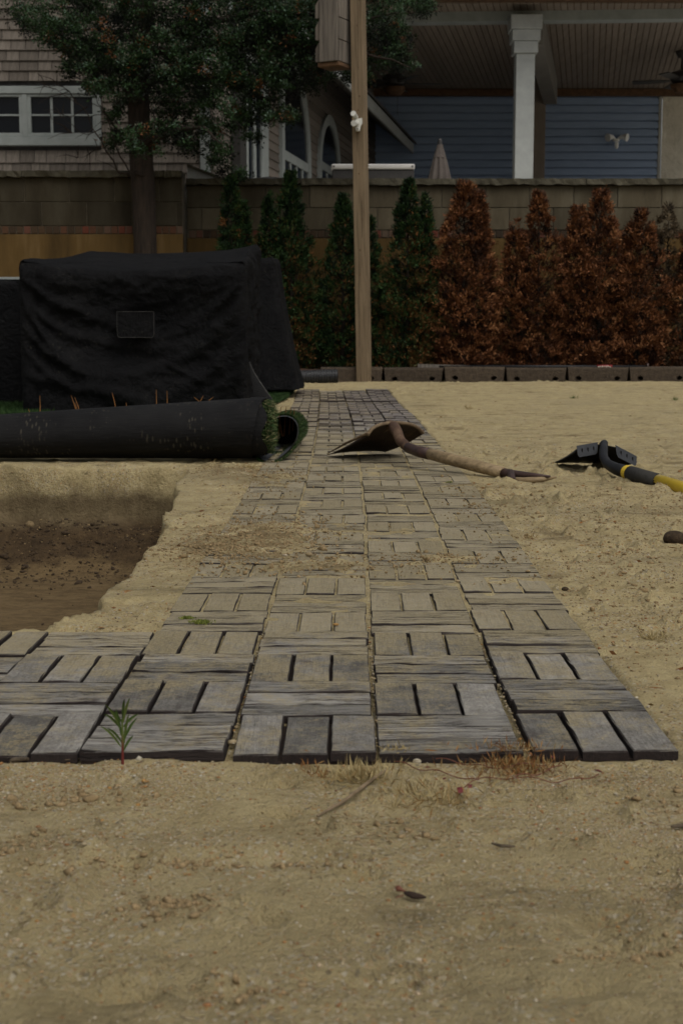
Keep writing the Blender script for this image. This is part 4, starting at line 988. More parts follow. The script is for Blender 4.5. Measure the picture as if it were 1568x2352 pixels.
# ceiling boards, all running back at the same angle
zc = CZ + .03; FY = 20.6; bw = .0855
u0 = -1.2; nbd = 0
xstart = at(860, 100, 18.9).x - 1.0
k = 0
while True:
    xf = xstart + k * bw / math.cos(R(9.6)); 
    if xf > 6.4: break
    ya, yb = 18.9, BY_ - .1; dxx = .1717
    def pt(y, o): return (xf + o + (y - 18.9) * dxx, y, zc)
    MB().prism([pt(ya, 0), pt(ya, bw - .010), pt(yb, bw - .010), pt(yb, 0)], (0, 0, .015)).build('ceiling_board', 'ceil', bh); k += 1
MB().box((xstart - 2, 18.2, zc + .018), (8, BY_ + 1, zc + .10)).build('roof_deck', 'darkboard', bh)
# front beam
yb0 = 18.95; 
fb_l, fb_r = at(860, 42, 19.3), at(1640, 34, 19.0)
zbm = at(1200, 39, 19.1).z; hb = 27 * 19 / F
MB().prism([(fb_l.x - 1, 19.5, zbm), (8, 18.98, zbm), (8, 19.2, zbm), (fb_l.x - 1, 19.72, zbm)], (0, 0, zc - zbm if zc - zbm > .05 else hb)).build('front_beam', 'housetrim', bh)
fbz = zbm + (zc - zbm if zc - zbm > .05 else hb)
# column with stepped capital
ccx = at(1201, 300, 19.1).x; k_ = 18.8 / F
col = empty('column', (ccx - bh.location.x, 19.1 - BY_, 0), (0, 0, 0), bh)
def cbox(hw, z0, z1, nm='capital_step', mat='trim'): return MB().box((ccx - hw, 19.1 - hw, z0), (ccx + hw, 19.1 + hw, z1), .006).build(nm, mat, col)
zz = lambda py: at(1201, py, 18.95).z
cbox(21 * k_, PZ, zz(121), 'shaft'); cbox(35 * k_, zz(67), zbm - .004); cbox(31.5 * k_, zz(93), zz(67) - .002); cbox(27 * k_, zz(121) + .001, zz(93) - .002)
cbox(23 * k_, PZ, PZ + .2, 'base', 'darkmetal')
# second column at the back of the porch and the beam to it
bxx = at(1236, 300, 24.4).x
MB().box((bxx - .13, 24.3, PZ), (bxx + .10, 24.6, zc - .01), .005).build('rear_column', 'ceil', bh)
MB().prism([(ccx + .05, 19.35, zc - .01), (ccx + .05, 19.35, zc - .42), (ccx + .27, 19.35, zc - .42), (ccx + .27, 19.35, zc - .01)], (.93, 4.95, 0)).build('side_beam', 'soffit', bh)
# flood light
fl0 = at(1414, 322, BY_ - .1)
fl = tag(empty('flood_light', tuple(fl0)), 'white twin-head security light on the blue siding', 'light')
MB().lathe([(.05, -.02), (.06, 0), (.05, .02)], fl0, 14).build('base', 'lamp', fl)
for sx in (-1, 1): MB().tube([fl0 + Vector((sx * .03, -.02, .02)), fl0 + Vector((sx * .08, -.06, .05)), fl0 + Vector((sx * .17, -.12, .03))], [.02, .035, .07], 12).build('lamp_head', 'lamp', fl)
MB().lathe([(.02, -.15), (.035, -.12), (.035, -.05), (.02, -.03)], fl0 + Vector((0, -.05, 0)), 10).build('sensor', 'lamp', fl)
# ceiling fans
def fan(px, py, Y, label, spin, drop=.42):
    c = at(px, py, Y); c.z = min(c.z, zc - drop)
    f = tag(empty('ceiling_fan', tuple(c), (0, 0, 0)), label, 'ceiling fan', 'ceiling fans under the porch roof')
    MB().lathe([(.02, .12), (.02, zc - c.z - .1)], c, 10).build('rod', 'darkmetal', f); MB().lathe([(.06, zc - c.z - .1), (.10, zc - c.z - .04), (.105, zc - c.z - .005)], c, 16).build('canopy', 'darkmetal', f)
    MB().lathe([(.06, .14), (.17, .10), (.19, .03), (.15, -.03), (.06, -.06)], c, 20).build('motor', 'darkmetal', f)
    MB().lathe([(.17, -.07), (.16, -.12), (.10, -.18), (.03, -.2)], c, 20).build('light_bowl', 'darkboard', f)
    for k in range(5):
        a = spin + k * 2 * math.pi / 5; d = Vector((math.cos(a), math.sin(a), 0)); n = Vector((-d.y, d.x, 0)); m = MB()
        pts = [c + d * .17 - n * .03, c + d * .35 - n * .075, c + d * .72 - n * .08, c + d * .74, c + d * .72 + n * .08, c + d * .35 + n * .075, c + d * .17 + n * .03]
        pts = [p + Vector((0, 0, -.015 + .12 * (p - c).dot(n))) for p in pts]; m.prism(pts, (0, 0, .012)); m.build('blade', 'darkmetal', f)
    MB().tube([c + Vector((.05, 0, -.18)), c + Vector((.05, 0, -.48))], .004, 5).build('pull_chain', 'darkmetal', f)
    return f
fan(1565, 182, 22.0, 'dark ceiling fan at the right edge of the porch', .35)
fan(905, 190, 22.3, 'dark ceiling fan beside the juniper branches left of the column', .1, .3)

# closed umbrella
uy = 17.5; u0_, u1_ = at(1009, 412, uy), at(1009, 320, uy)
um = tag(empty('patio_umbrella', (u0_.x, uy, PZ)), 'closed taupe patio umbrella with a dark finial in front of the blue siding', 'umbrella')
V_ = []; nn = 40; levels = 16; top = at(1009, 336, uy).z; bot = PZ + .35
for i in range(levels + 1):
    t = i / levels; r0 = (.035 + .11 * t ** .8) 
    if i >= 3: r0 += .0
    for k in range(nn):
        a = 2 * math.pi * k / nn; V_.append((u0_.x + r0 * math.cos(a) * (1 + .28 * math.cos(8 * a) * t ** .5), uy + r0 * math.sin(a) * (1 + .28 * math.cos(8 * a) * t ** .5), top + (bot - top) * t))
MB().add(V_, [(i * nn + k, i * nn + (k + 1) % nn, (i + 1) * nn + (k + 1) % nn, (i + 1) * nn + k) for i in range(levels) for k in range(nn)]).build('canopy', 'canvas', um, smooth=True)
z37 = at(1009, 362, uy).z
MB().lathe([(.07, z37 - top - .012), (.075, z37 - top), (.05, z37 - top + .08), (.036, .02)], (u0_.x, uy, top), 24).build('vent_flap', 'canvas', um)
MB().lathe([(.02, 0), (.028, .02), (.026, .07), (.014, .09)], (u0_.x, uy, top), 12).build('finial', 'darkmetal', um)
MB().tube([(u0_.x, uy, PZ), (u0_.x, uy, top)], .02, 10).build('pole', 'darkmetal', um)
# outdoor cabinet with steel top
cy = 14.4; x0, x1, z0, z1 = rect(762, 377, 951, 420, cy)
cab = tag(empty('serving_cart', ((x0 + x1) / 2, cy, PZ)), 'black cart with a bright steel top rail just behind the wall', 'cart')
MB().box((x0, cy, PZ), (x1, cy + .5, z1 - .05), .01).build('body', 'darkmetal', cab)
MB().box((x0 - .005, cy - .02, z1 - .048), (x1 + .005, cy + .5, z1), .01).build('top_rail', 'steel', cab)
m = MB()
for x in (x0 + .02, x1 - .02): m.tube([(x, cy - .026, z1 - .024), (x, cy - .018, z1 - .024)], .010, 10)
m.build('bolts', 'darkmetal', cab)
p = at(617, 416, 14.0)
MB().lathe([(.28, -.04), (.30, 0), (.26, .025), (.15, .045), (.02, .05)], (0, 0, 0), 28).build('grill_lid', 'darkmetal', None, (p.x, 14.2, p.z), smooth=True)
o = bpy.data.objects['grill_lid']; tag(o, 'dark rounded lid peeping over the wall left of the post', 'grill')
MB().tube([(p.x, 14.2, PZ), (p.x, 14.2, p.z - .02)], .05, 10).build('stand', 'darkmetal', o)

# ------------------------------------------------------------------ COVERED FURNITURE
def cover(name, x0, x1, y0, y1, topf, label, flare=.0, hem=.01, disp=None, nu=(150, 70), nl=70, rad=.05, cat='covered furniture'):
    W_, D_ = x1 - x0, y1 - y0; cx_, cy_ = (x0 + x1) / 2, (y0 + y1) / 2; pts = []
    def side(ax, ay, bx, by, n, nm): 
        for i in range(n): t = i / n; pts.append((ax + (bx - ax) * t, ay + (by - ay) * t, nm, t))
    side(x0, y0, x1, y0, nu[0], 'f'); side(x1, y0, x1, y1, nu[1], 'r'); side(x1, y1, x0, y1, 40, 'b'); side(x0, y1, x0, y0, nu[1], 'l')
    NP = len(pts); Vv = []
    def rnd(px_, py_, r):
        dx = min(px_ - x0, x1 - px_); dy = min(py_ - y0, y1 - py_)
        qx, qy = px_, py_
        if dx < r and dy < r:   # round the corner
            ccx_ = x0 + r if px_ < cx_ else x1 - r; ccy_ = y0 + r if py_ < cy_ else y1 - r
            v = Vector((px_ - ccx_, py_ - ccy_)); v.normalize(); qx, qy = ccx_ + v.x * r, ccy_ + v.y * r
        return qx, qy
    for j in range(nl + 1):
        v = j / nl
        for (a, b, nm, t) in pts:
            qx, qy = rnd(a, b, rad); zt_ = topf((qx - x0) / W_, (qy - y0) / D_); z = hem + (zt_ - hem) * v
            ox = flare * (1 - v) ** 1.3
            nxv, nyv = {'f': (0, -1), 'r': (1, 0), 'b': (0, 1), 'l': (-1, 0)}[nm]
            edge = .5 - abs(t - .5); e = min(1, edge * 14)
            d = (disp(nm, t, v) if disp else 0) * e
            rf = -.018 * max(0, (v - .95) / .05) ** 2
            vx, vy = (qx - cx_), (qy - cy_)
            qx += nxv * (d + rf) + ox * (1 if vx > 0 else -1) * min(1, abs(vx) / (W_ * .3)); qy += nyv * (d + rf) + ox * .6 * (1 if vy > 0 else -1) * min(1, abs(vy) / (D_ * .3))
            Vv.append((qx, qy, z))
    Fa = [(j * NP + k, j * NP + (k + 1) % NP, (j + 1) * NP + (k + 1) % NP, (j + 1) * NP + k) for j in range(nl) for k in range(NP)]
    base = nl * NP; prev = base; rings = 26
    for q in range(1, rings + 1):
        s = 1 - q / rings; start = len(Vv)
        for k in range(NP):
            X_, Y_, Z_ = Vv[base + k]; x = cx_ + (X_ - cx_) * s; y = cy_ + (Y_ - cy_) * s; u, w_ = (x - x0) / W_, (y - y0) / D_
            z = topf(min(max(u, 0), 1), min(max(w_, 0), 1)) + .012 * float(fbm(np.array([x * 9]), np.array([y * 9]), 7, 3)[0]) * (1 - s) * 2; z += .006 * (1 - (2 * abs(.5 - min(1, q / 3) * .5))) 
            Vv.append((x, y, z))
        Fa += [(prev + k, prev + (k + 1) % NP, start + (k + 1) % NP, start + k) for k in range(NP)]; prev = start
    m = MB(); m.add(Vv, Fa); root = tag(empty(name, (cx_, cy_, 0)), label, cat); o = m.build('cloth_cover', 'cloth', root, smooth=True); return root
def ridge(x, w_): return math.exp(-(x / w_) ** 2)
def disp_main(nm, u, v):
    d = 0
    if nm == 'f':
        q = 4 * (u - .5) ** 2                      # swags hung from the two upper corners
        for (lv, sag, amp, w_) in ((.93, .33, .030, .05), (.86, .42, .026, .045), (.78, .52, .034, .06), (.62, .50, .026, .055), (.50, .36, .022, .05), (.30, .22, .018, .06)):
            c_ = lv - sag * (1 - q) ; d += amp * .95 * ridge(v - c_ - .05 * math.sin(u * 7 + lv * 20), w_ * (.7 + .6 * u)) * (.5 + .5 * min(1, q * 1.5 + .35))
        d -= .075 * math.exp(-((v - .66) / .28) ** 2) * (1 - q * .9)
        d += .03 * (1 - v) * math.sin(u * 5 + .5)
        d += .016 * math.exp(-((u - .93 + .25 * (1 - v)) / .03) ** 2) * v - .012 * math.exp(-((u - .07) / .02) ** 2)
        a = (u - .62) * .8 + (v - .38) * .9; d += .018 * ridge(a, .02) * ridge((u - .7) - (v - .3), .12)
    if nm == 'r':
        for c_ in (.12, .3, .52, .78): d += .02 * ridge(u - c_ - .12 * (1 - v), .045)
    d += .030 * float(fbm(np.array([u * 7 + (3 if nm == 'r' else 0)]), np.array([v * 6]), 17, 5)[0]) - .045 * abs(float(fbm(np.array([u * 6 + v * 4]), np.array([v * 8 - u * 3]), 37, 4)[0])) - .02 * abs(float(fbm(np.array([u * 15 - v * 9]), np.array([v * 16 + u * 6]), 47, 3)[0]))
    return d * 1.25
cx0, cx1 = gp(68, 950).x, gp(578, 950).x; cyf = 7.5
zf = at(300, 608, cyf).z; zbk = at(300, 572, cyf + 1.0).z
def top_main(u, w_):
    q = 4 * (u - .5) ** 2
    corner = .020 * math.exp(-(u / .06) ** 2) + .015 * math.exp(-((1 - u) / .05) ** 2)
    z = zf + (zbk - zf) * min(1, w_ * 1.25) ** .8 - .055 * (1 - q) * (1 - .3 * w_) + corner + .012 * float(fbm(np.array([u * 5]), np.array([w_ * 3]), 67, 3)[0])
    z -= .12 * (1 - min(1, u / .20)) * w_
    return z
cm = cover('covered_armchair', cx0, cx1, cyf, cyf + 1.0, top_main, 'bulky outdoor seat under a wrinkled black cover with a small flap on its front', disp=disp_main)
# pocket flap and seams
fx0, fx1, fz0, fz1 = rect(272, 716, 355, 775, cyf - .005)
m = MB(); n = 10; r0 = .018
ring_ = [(fx0, fz1), (fx1, fz1)] + [(fx1 - r0 + r0 * math.cos(-t * math.pi / 2 / n), fz0 + r0 + r0 * math.sin(-t * math.pi / 2 / n)) for t in range(n + 1)] + [(fx0 + r0 - r0 * math.sin(t * math.pi / 2 / n), fz0 + r0 - r0 * math.cos(t * math.pi / 2 / n)) for t in range(n + 1)]
m.prism([(x, cyf - .035, z) for x, z in ring_][::-1], (0, .05, 0)); m.build('vent_flap', 'cloth', cm)
MAT['thread'] = basic('piping', (.05, .048, .045), (.08, .075, .07), 40, .8, 0, rv=0)
m = MB(); pts = [(x, cyf - .037, z) for x, z in ring_[1:]] + [(ring_[0][0], cyf - .037, ring_[0][1])]; m.tube(pts + [pts[0]], .0009, 5, cap=False); m.build('flap_piping', 'thread', cm)
# covered piece behind on the right
def disp2(nm, u, v): return .012 * float(fbm(np.array([u * 8]), np.array([v * 3]), 27, 4)[0]) + (.025 * ridge(u - .35, .05) + .02 * ridge(u - .7, .06) if nm in 'rf' else 0)
ax1 = at(632, 700, 9.6).x
zt2 = at(630, 588, 9.6).z
cover('covered_chair', ax1 - .62, ax1, 9.6, 10.25, lambda u, w_: zt2 - .035 * (1 - 4 * (u - .5) ** 2) - .25 * max(0, w_ - .6) - .02 * w_, 'narrow chair under a flared black cover behind the bulky covered seat', flare=.16, hem=at(680, 890, 9.9).z, disp=disp2, nu=(60, 60), nl=40)
lx1 = at(56, 800, 8.4).x
cover('covered_bench', lx1 - 1.3, lx1, 8.4, 9.1, lambda u, w_: at(30, 646, 8.4).z + .01 * w_, 'black covered furniture at the left edge beside the bulky covered seat', hem=.02, disp=disp2, nu=(60, 30), nl=40)
tt = at(28, 640, 8.9); MB().box((tt.x - .5, 8.75, tt.z - .012), (lx1 - .0, 9.0, tt.z + .004), .002).build('table_edge', 'housetrim'); tag(bpy.data.objects['table_edge'], 'pale edge of a tabletop above the left covered furniture', 'tabletop')

# ------------------------------------------------------------------ TURF: sheet, roll, curl
gx, gy = np.meshgrid(np.linspace(-3.2, -.36, 60), np.linspace(6.9, 10.4, 60)); right = np.interp(gy, [6.9, 7.6, 9, 10.4], [-.62, -.5, -.36, -.335]); gx = -3.2 + (gx + 3.2) / (2.84) * (right + 3.2)
gzz = np.maximum(gheight(gx, gy), 0) + .012; i2 = (np.arange(59)[:, None] * 60 + np.arange(59)[None]).ravel()
MAT['turfbase'] = basic('turf_base', (.015, .04, .008), (.04, .10, .018), 60, .9, .6, .01, rv=0)
tag(link('artificial_turf', trimesh('artificial_turf', np.stack([gx.ravel(), gy.ravel(), gzz.ravel()], 1), np.stack([i2, i2 + 1, i2 + 61, i2 + 60], 1), 'turfbase')), 'green artificial turf laid under the covered furniture', kind='structure')
n = 26000; yy = np.concatenate([rng.uniform(6.9, 8.6, n // 2), rng.uniform(8.4, 10.4, n // 2)]); rt = np.interp(yy, [6.9, 7.6, 9, 10.4], [-.62, -.5, -.36, -.335])
xx = np.where(np.arange(n) < n // 2, rng.uniform(-2.3, -1.5, n), rt - np.abs(rng.normal(0, .12, n))); P_ = np.stack([xx, yy, np.maximum(gheight(xx, yy), 0) + .010], 1)
D_ = rng.normal(0, .35, (n, 3)) + np.array([0, 0, 1]); V_, T_ = kites(P_, D_, rng.uniform(.02, .04, n), rng.uniform(.003, .006, n))
tag(link('turf_pile', trimesh('turf_pile', V_, T_, 'turf', np.repeat(rng.beta(2, 2.5, n) * .8, 4))), 'short green artificial grass pile', kind='stuff')

RYc = 4.86; rxe = at(596, 1000, RYc).x
roll = tag(empty('turf_roll', (rxe, RYc, 0)), 'long roll of artificial turf, black backing outward, lying along the far side of the pit', 'turf roll')
V_ = []; nA = 64; nS = 90; x_start = -2.6
for i in range(nS + 1):
    t = i / nS; x = x_start + (rxe - x_start) * t; k = np.interp(x, [-2.6, -1.18, rxe], [.066, .080, .1125])
    for a in range(nA):
        g = 2 * math.pi * a / nA; r = k * (1 + .05 * math.cos(2 * g + .6) + .03 * math.sin(3 * g + x * 2)); 
        r *= 1 + .035 * ridge(((g - (3.9 - .35 * max(0, (x + 1.0)))) + math.pi) % (2 * math.pi) - math.pi, .12)
        z = k * .98 + r * math.sin(g) * (1 - .06 * (math.sin(g) < 0)); yv = RYc + r * math.cos(g) * 1.08
        V_.append((x + (.02 * math.sin(g) + .012 * math.cos(g)) * (t > .98), yv, max(z, .004)))
MB().add(V_, [(i * nA + a, i * nA + (a + 1) % nA, (i + 1) * nA + (a + 1) % nA, (i + 1) * nA + a) for i in range(nS) for a in range(nA)]).build('roll_body', 'backing', roll, smooth=True)
# spiral layers at the open end, with grass fringes
Vs = []; nq = 150
for q in range(nq + 1):
    g = 2 * math.pi * 3.2 * q / nq; r = .112 * (1 - .72 * q / nq)
    for xo in (-.03, .022 + .01 * math.sin(q * .7)): Vs.append((rxe + xo, RYc + r * math.cos(g) * 1.08, .110 + r * math.sin(g)))
MB().add(Vs, [(2 * q, 2 * q + 1, 2 * q + 3, 2 * q + 2) for q in range(nq)]).build('spiral_end', 'backing', roll, smooth=True)
n = 9000; q = rng.random(n); g = 2 * math.pi * 3.2 * q; r = .112 * (1 - .72 * q) - .008; P_ = np.stack([rxe + rng.uniform(-.02, .045, n), RYc + r * np.cos(g) * 1.08, .110 + r * np.sin(g)], 1)
D_ = np.stack([rng.uniform(.2, 1, n), -np.cos(g) * .6, -np.sin(g) * .6], 1) + rng.normal(0, .3, (n, 3)); V_, T_ = kites(P_, D_, rng.uniform(.012, .03, n), rng.uniform(.0015, .0035, n))
link('grass_fringe', trimesh('grass_fringe', V_ - np.array(roll.location), T_, 'turf', np.repeat(np.where(rng.random(n) < .28, rng.uniform(.8, 1, n), rng.uniform(.1, .8, n)), 4)), roll)
# pointed fold of backing rising above the end of the roll
fo = []; nt_ = 16
for i in range(nt_ + 1):
    t = i / nt_; px = 574 + 52 * t ** 1.3; py = 830 + 88 * t ** .85 ; pe = at(px + 3 * math.sin(t * 3), py, 5.02); pi_ = at(572 + 12 * t, 832 + 82 * t, 4.97); fo.append((pi_, pe))
Vf = [v for p in fo for v in p]; Vf2 = [v + Vector((0, .008, 0)) for v in Vf]
nF = len(Vf); Fa = [(2 * i, 2 * i + 1, 2 * i + 3, 2 * i + 2) for i in range(nt_)]; Fa += [tuple(x + nF for x in f[::-1]) for f in Fa]
MB().add(Vf + Vf2, Fa).build('backing_fold', 'backing', roll)
MB().tube([p[1] for p in fo], [.0008 + .0012 * math.sin(math.pi * i / nt_) for i in range(nt_ + 1)], 6).build('worn_edge', 'thread', roll)

# curl of turf at the roll's right end
cA = gp(655, 1010); 
curl = tag(empty('turf_curl', (-.195, 5.15, 0)), 'curled end of artificial turf showing ribbed backing inside and green grass edges', 'turf roll')
Vc = []; nA = 44; nS = 26; cr = .062
def curlpt(t, g, r):
    bottomness = .5 - .5 * math.sin(g)
    y = 5.02 + .62 * t + .22 * (1 - t) * (1 - bottomness) - .22 * (1 - t) * bottomness ** 1.5
    lean_ = .035 * (1 - t) * bottomness; x = -.212 + .01 * t - lean_ + r * math.cos(g) * (1.0 + .12 * (1 - t)); z = cr * 1.0 + r * math.sin(g) * (1 - .12 * t) + .004
    return (x, y, z)
for i in range(nS + 1):
    for a in range(nA): g = math.pi * 1.5 + .35 + (2 * math.pi - .45) * a / (nA - 1); Vc.append(curlpt(i / nS, g, cr))
Fa = [(i * nA + a, i * nA + a + 1, (i + 1) * nA + a + 1, (i + 1) * nA + a) for i in range(nS) for a in range(nA - 1)]
def ribbed():
    m = M('ribbed_backing', .8, 0, .3); v = m.obj(); n = m.n.new('ShaderNodeTexWave'); m.L(m.vec(v, (0, 1, 0)), n.inputs['Vector']); n.inputs['Scale'].default_value = 26; n.inputs['Distortion'].default_value = 1.2; n.inputs['Detail'].default_value = 2
    c = m.ramp(n.outputs['Fac'], [(.3, (.03, .032, .034)), (.62, (.075, .078, .08)), (.8, (.30, .27, .20))]); c = m.mix(c, (.05, .052, .055), m.step(m.noise(v, 30, 3), .4, .6)); m.col(c); m.bump(n.outputs['Fac'], .6, .004); return m.m
MAT['ribbed'] = ribbed()
MB().add(Vc, Fa).build('curl_sheet', 'ribbed', curl, smooth=True)
MB().add([curlpt(.75, 2 * math.pi * k / 24, cr * .98) for k in range(24)], [list(range(24))]).build('dark_back_disc', 'backing', curl)  # dark disc added to close the tube and keep its inside dark
n = 16000; g = rng.uniform(0, 2 * math.pi, n); t = np.where(rng.random(n) < .35, rng.uniform(0, .03, n), rng.random(n) ** 1.2); P_ = np.array([curlpt(a, b, cr + .004) for a, b in zip(t, g)])
k = P_[:, 2] > .002; P_, g = P_[k], g[k]; n = len(P_)
D_ = np.stack([np.cos(g), -.35 * np.ones(n), np.sin(g)], 1) + rng.normal(0, .4, (n, 3)); V_, T_ = kites(P_, D_, rng.uniform(.006, .013, n), rng.uniform(.0012, .0025, n))
link('grass_fringe', trimesh('grass_fringe', V_ - np.array(curl.location), T_, 'turf', np.repeat(np.where(rng.random(n) < .10, rng.uniform(.8, 1, n), rng.uniform(.05, .75, n)), 4)), curl)

# dry orange stems poking up
def stems(pts, name, label, cat, mat='stem', tone=.45, r=.0016, group=None, par=None):
    m = MB()
    for P_ in pts: m.tube(P_, [r, r * .8, r * .4] if len(P_) == 3 else [r] * (len(P_) - 1) + [r * .4], 5)
    o = m.build(name, mat, par)
    a = o.data.attributes.new('tone', 'FLOAT', 'POINT'); a.data.foreach_set('value', [tone] * len(o.data.vertices))
    if label: tag(o, label, cat, group)
    return o
sg = 'dry stems behind the turf roll'
def stemY(lst, Y=5.9): return [[at(x0, y0, Y), at((x0 + x1) / 2 + 1, (y0 + y1) / 2, Y), at(x1, y1, Y)] for x0, y0, x1, y1 in lst]
for lst, lb in (([(92, 960, 92, 908), (72, 960, 66, 940)], 'dry orange stem nearest the left edge behind the roll'), ([(178, 955, 164, 908), (180, 955, 172, 925), (186, 955, 172, 912)], 'forked dry orange stem left of the flap'),
                ([(268, 950, 258, 902), (292, 950, 290, 925)], 'thin leaning dry stem below the flap'), ([(359, 950, 359, 895), (383, 950, 384, 898)], 'pair of upright dry orange stems under the cover'),
                ([(452, 935, 467, 935 - 26), (470, 935, 446, 912), (466, 930, 490, 912)], 'crossed dry twigs near the right end of the roll')):
    stems(stemY(lst), 'dead_weed', lb, 'dry stem', group=sg, r=.0022, tone=.3)
stems([[at(x0, y0, 5.35), at((x0 + x1) / 2, (y0 + y1) / 2, 5.33), at(x1, y1, 5.3)] for x0, y0, x1, y1 in [(640, 1000, 645, 935), (652, 1002, 657, 934), (664, 998, 668, 936), (672, 990, 676, 938), (648, 1002, 640, 950)]], 'dead_weed', 'dry orange stalks inside the turf curl', 'dry stem', tone=.25, r=.0028)

# ------------------------------------------------------------------ SHOVELS
def blade_part(lc, rc, lt, rt, bow, thick, name, mat, parent, edge_drop=.012, nseg=16):
    """scoop: from the shoulder (lc-rc) to the cutting edge (lt-rt), crowned upwards"""
    lc, rc, lt, rt = map(Vector, (lc, rc, lt, rt)); V_ = []; nu_, nv_ = nseg, 12
    nrm = ((rc - lc).cross(lt - lc)).normalized()
    if nrm.z < 0: nrm = -nrm
    for j in range(nv_ + 1):
        v = j / nv_; a = lc.lerp(lt, v); b = rc.lerp(rt, v)
        for i in range(nu_ + 1):
            u = i / nu_; q = 1 - (2 * u - 1) ** 2; bw_ = bow * (1 - .75 * v)
            p = a.lerp(b, u) + nrm * (bw_ * q ** .7 - .006 * math.sin(v * math.pi)); e = (abs(2 * u - 1)) ** 8; p.z -= edge_drop * e * (1 - v)
            if v == 0: p += (rc - lc).cross(nrm).normalized() * 0
            V_.append(p)
    m = nu_ + 1; N = len(V_); V2 = [p - nrm * thick for p in V_]
    Fa = [(j * m + i, j * m + i + 1, (j + 1) * m + i + 1, (j + 1) * m + i) for j in range(nv_) for i in range(nu_)]; Fb = [tuple(x + N for x in f[::-1]) for f in Fa]
    rim = [j * m for j in range(nv_ + 1)] + [nv_ * m + i for i in range(1, m)] + [j * m + nu_ for j in range(nv_ - 1, -1, -1)] + [i for i in range(nu_ - 1, 0, -1)]
    Fr = [(rim[k], rim[(k + 1) % len(rim)], rim[(k + 1) % len(rim)] + N, rim[k] + N) for k in range(len(rim))]
    return MB().add(V_ + V2, Fa + Fb + Fr).build(name, mat, parent, smooth=False)
# rusty shovel
shv = tag(empty('shovel', (.2, 4.9, 0)), 'old rusty shovel with a worn wooden D-handle lying across the path', 'shovel', 'shovels lying on the yard')
LC, RC = at(845, 992, 4.72), at(972, 988, 4.93); LT, RT = gp(751, 1044, .004), gp(884, 1037, .006)
blade_part(LC, RC, LT, RT, .030, .0025, 'blade', 'blade_rust_shaded', shv, .010)
MB().tube([LC + Vector((0, 0, -.004)), LC.lerp(LT, .5) + Vector((0, 0, .003)), LT + Vector((0, 0, .003))], [.0075, .0065, .002], 8, flat=.6).build('side_edge', 'dusty_rust', shv, smooth=True)
MB().tube([RC + Vector((0, 0, -.002)), RC.lerp(RT, .5) + Vector((0, 0, .002)), RT + Vector((0, 0, .003))], [.005, .005, .002], 8, flat=.6).build('side_edge', 'rust', shv, smooth=True)
# rolled shoulder edge
def crown(u, v, lift=0): 
    q = 1 - (2 * u - 1) ** 2; nrm = ((RC - LC).cross(LT - LC)).normalized(); nrm = nrm if nrm.z > 0 else -nrm
    return LC.lerp(LT, v).lerp(RC.lerp(RT, v), u) + nrm * (.030 * (1 - .75 * v) * q ** .7 + lift)
MB().tube([crown(u, 0.01) - Vector((0, 0, .010 * abs(2 * u - 1) ** 8)) for u in [i / 14 for i in range(15)]], .0062, 8).build('shoulder_roll', 'dusty_rust', shv, smooth=True)
neck = [crown(.5, .30, .003), crown(.5, .12, .006), at(905, 981, 4.80), at(911, 992, 4.74), at(919, 1012, 4.68), at(936, 1028, 4.62), at(962, 1037, 4.56), at(988, 1043, 4.51)]
MB().tube(neck, [.010, .016, .0195, .0185, .0165, .0165, .0175, .0185], 14).build('socket', 'rust', shv, smooth=True)
fer = [at(936, 1028, 4.62), at(962, 1037.5, 4.56), at(987, 1042.5, 4.51)]
MB().tube(fer, [.0172, .0182, .0192], 14).build('ferrule', 'darkrust', shv, smooth=True)
hb_ = [at(985, 1042, 4.515), at(1040, 1056.5, 4.44), at(1100, 1072, 4.365), at(1154, 1086, 4.30)]
MB().tube(hb_, [.0185, .0195, .0190, .0182], 16).build('handle', 'handle', shv, smooth=True)
MB().tube([at(1150, 1085, 4.31), at(1180, 1091, 4.275), at(1215, 1092.5, 4.235), at(1262, 1094, 4.18)], [.0195, .0190, .013, .004], 12, flat=.8).build('grip_strap', 'darkrust', shv, smooth=True)
MB().tube([at(1168, 1100, 4.25), at(1200, 1104, 4.21), at(1240, 1102, 4.19), at(1276, 1096, 4.20)], [.008, .0125, .0115, .004], 12, flat=.8).build('grip', 'handle', shv, smooth=True)
MB().tube([at(1172, 1086, 4.27), at(1176, 1105, 4.20)], [.0125, .0105], 10).build('grip_bolt', 'darkrust', shv, smooth=False)
# black and yellow shovel
sh2 = tag(empty('shovel', (.8, 4.45, 0)), 'black shovel with grey foot treads and a yellow handle lying on the sand', 'shovel', 'shovels lying on the yard')
LC, RC = at(1318, 1030, 4.42), at(1462, 1052, 4.52); LT, RT = gp(1256, 1065, .002), gp(1400, 1068, .004)
blade_part(LC, RC, LT, RT, .026, .0022, 'blade', 'blacksteel', sh2, .012)
def tread(u0, u1, h):      # folded foot tread hanging at the shoulder, with three slots
    m = MB(); c0 = crown(u0, 0); c1 = crown(u1, 0); dn = Vector((0, -.012, -h)); inw = (c1 - c0) * .06
    pts = [c0, c1, c1 + dn * .8 - inw * .6, c1 + dn - inw * 1.8, c0 + dn + inw * 2.0, c0 + dn * .8 + inw * .8]; pts = [p + Vector((0, -.004, .003)) for p in pts]
    m.prism(pts, (0, .003, 0)); m.build('foot_tread', 'tread', sh2); m = MB()
    for t in (.25, .52, .79):
        c_ = c0.lerp(c1, t) + dn * .52 + Vector((0, -.0046, .003)); m.box(c_ - Vector((.0022, .0004, .008)), c_ + Vector((.0022, .0004, .008)))
    m.build('tread_slots', 'slot', sh2)
tread(.03, .36, .036); tread(.64, .99, .034)
neck = [crown(.5, .25, .003), crown(.5, .08, .006), at(1385, 1036, 4.42), at(1385, 1050, 4.38), at(1394, 1066, 4.33), at(1414, 1077, 4.28), at(1440, 1085, 4.22)]
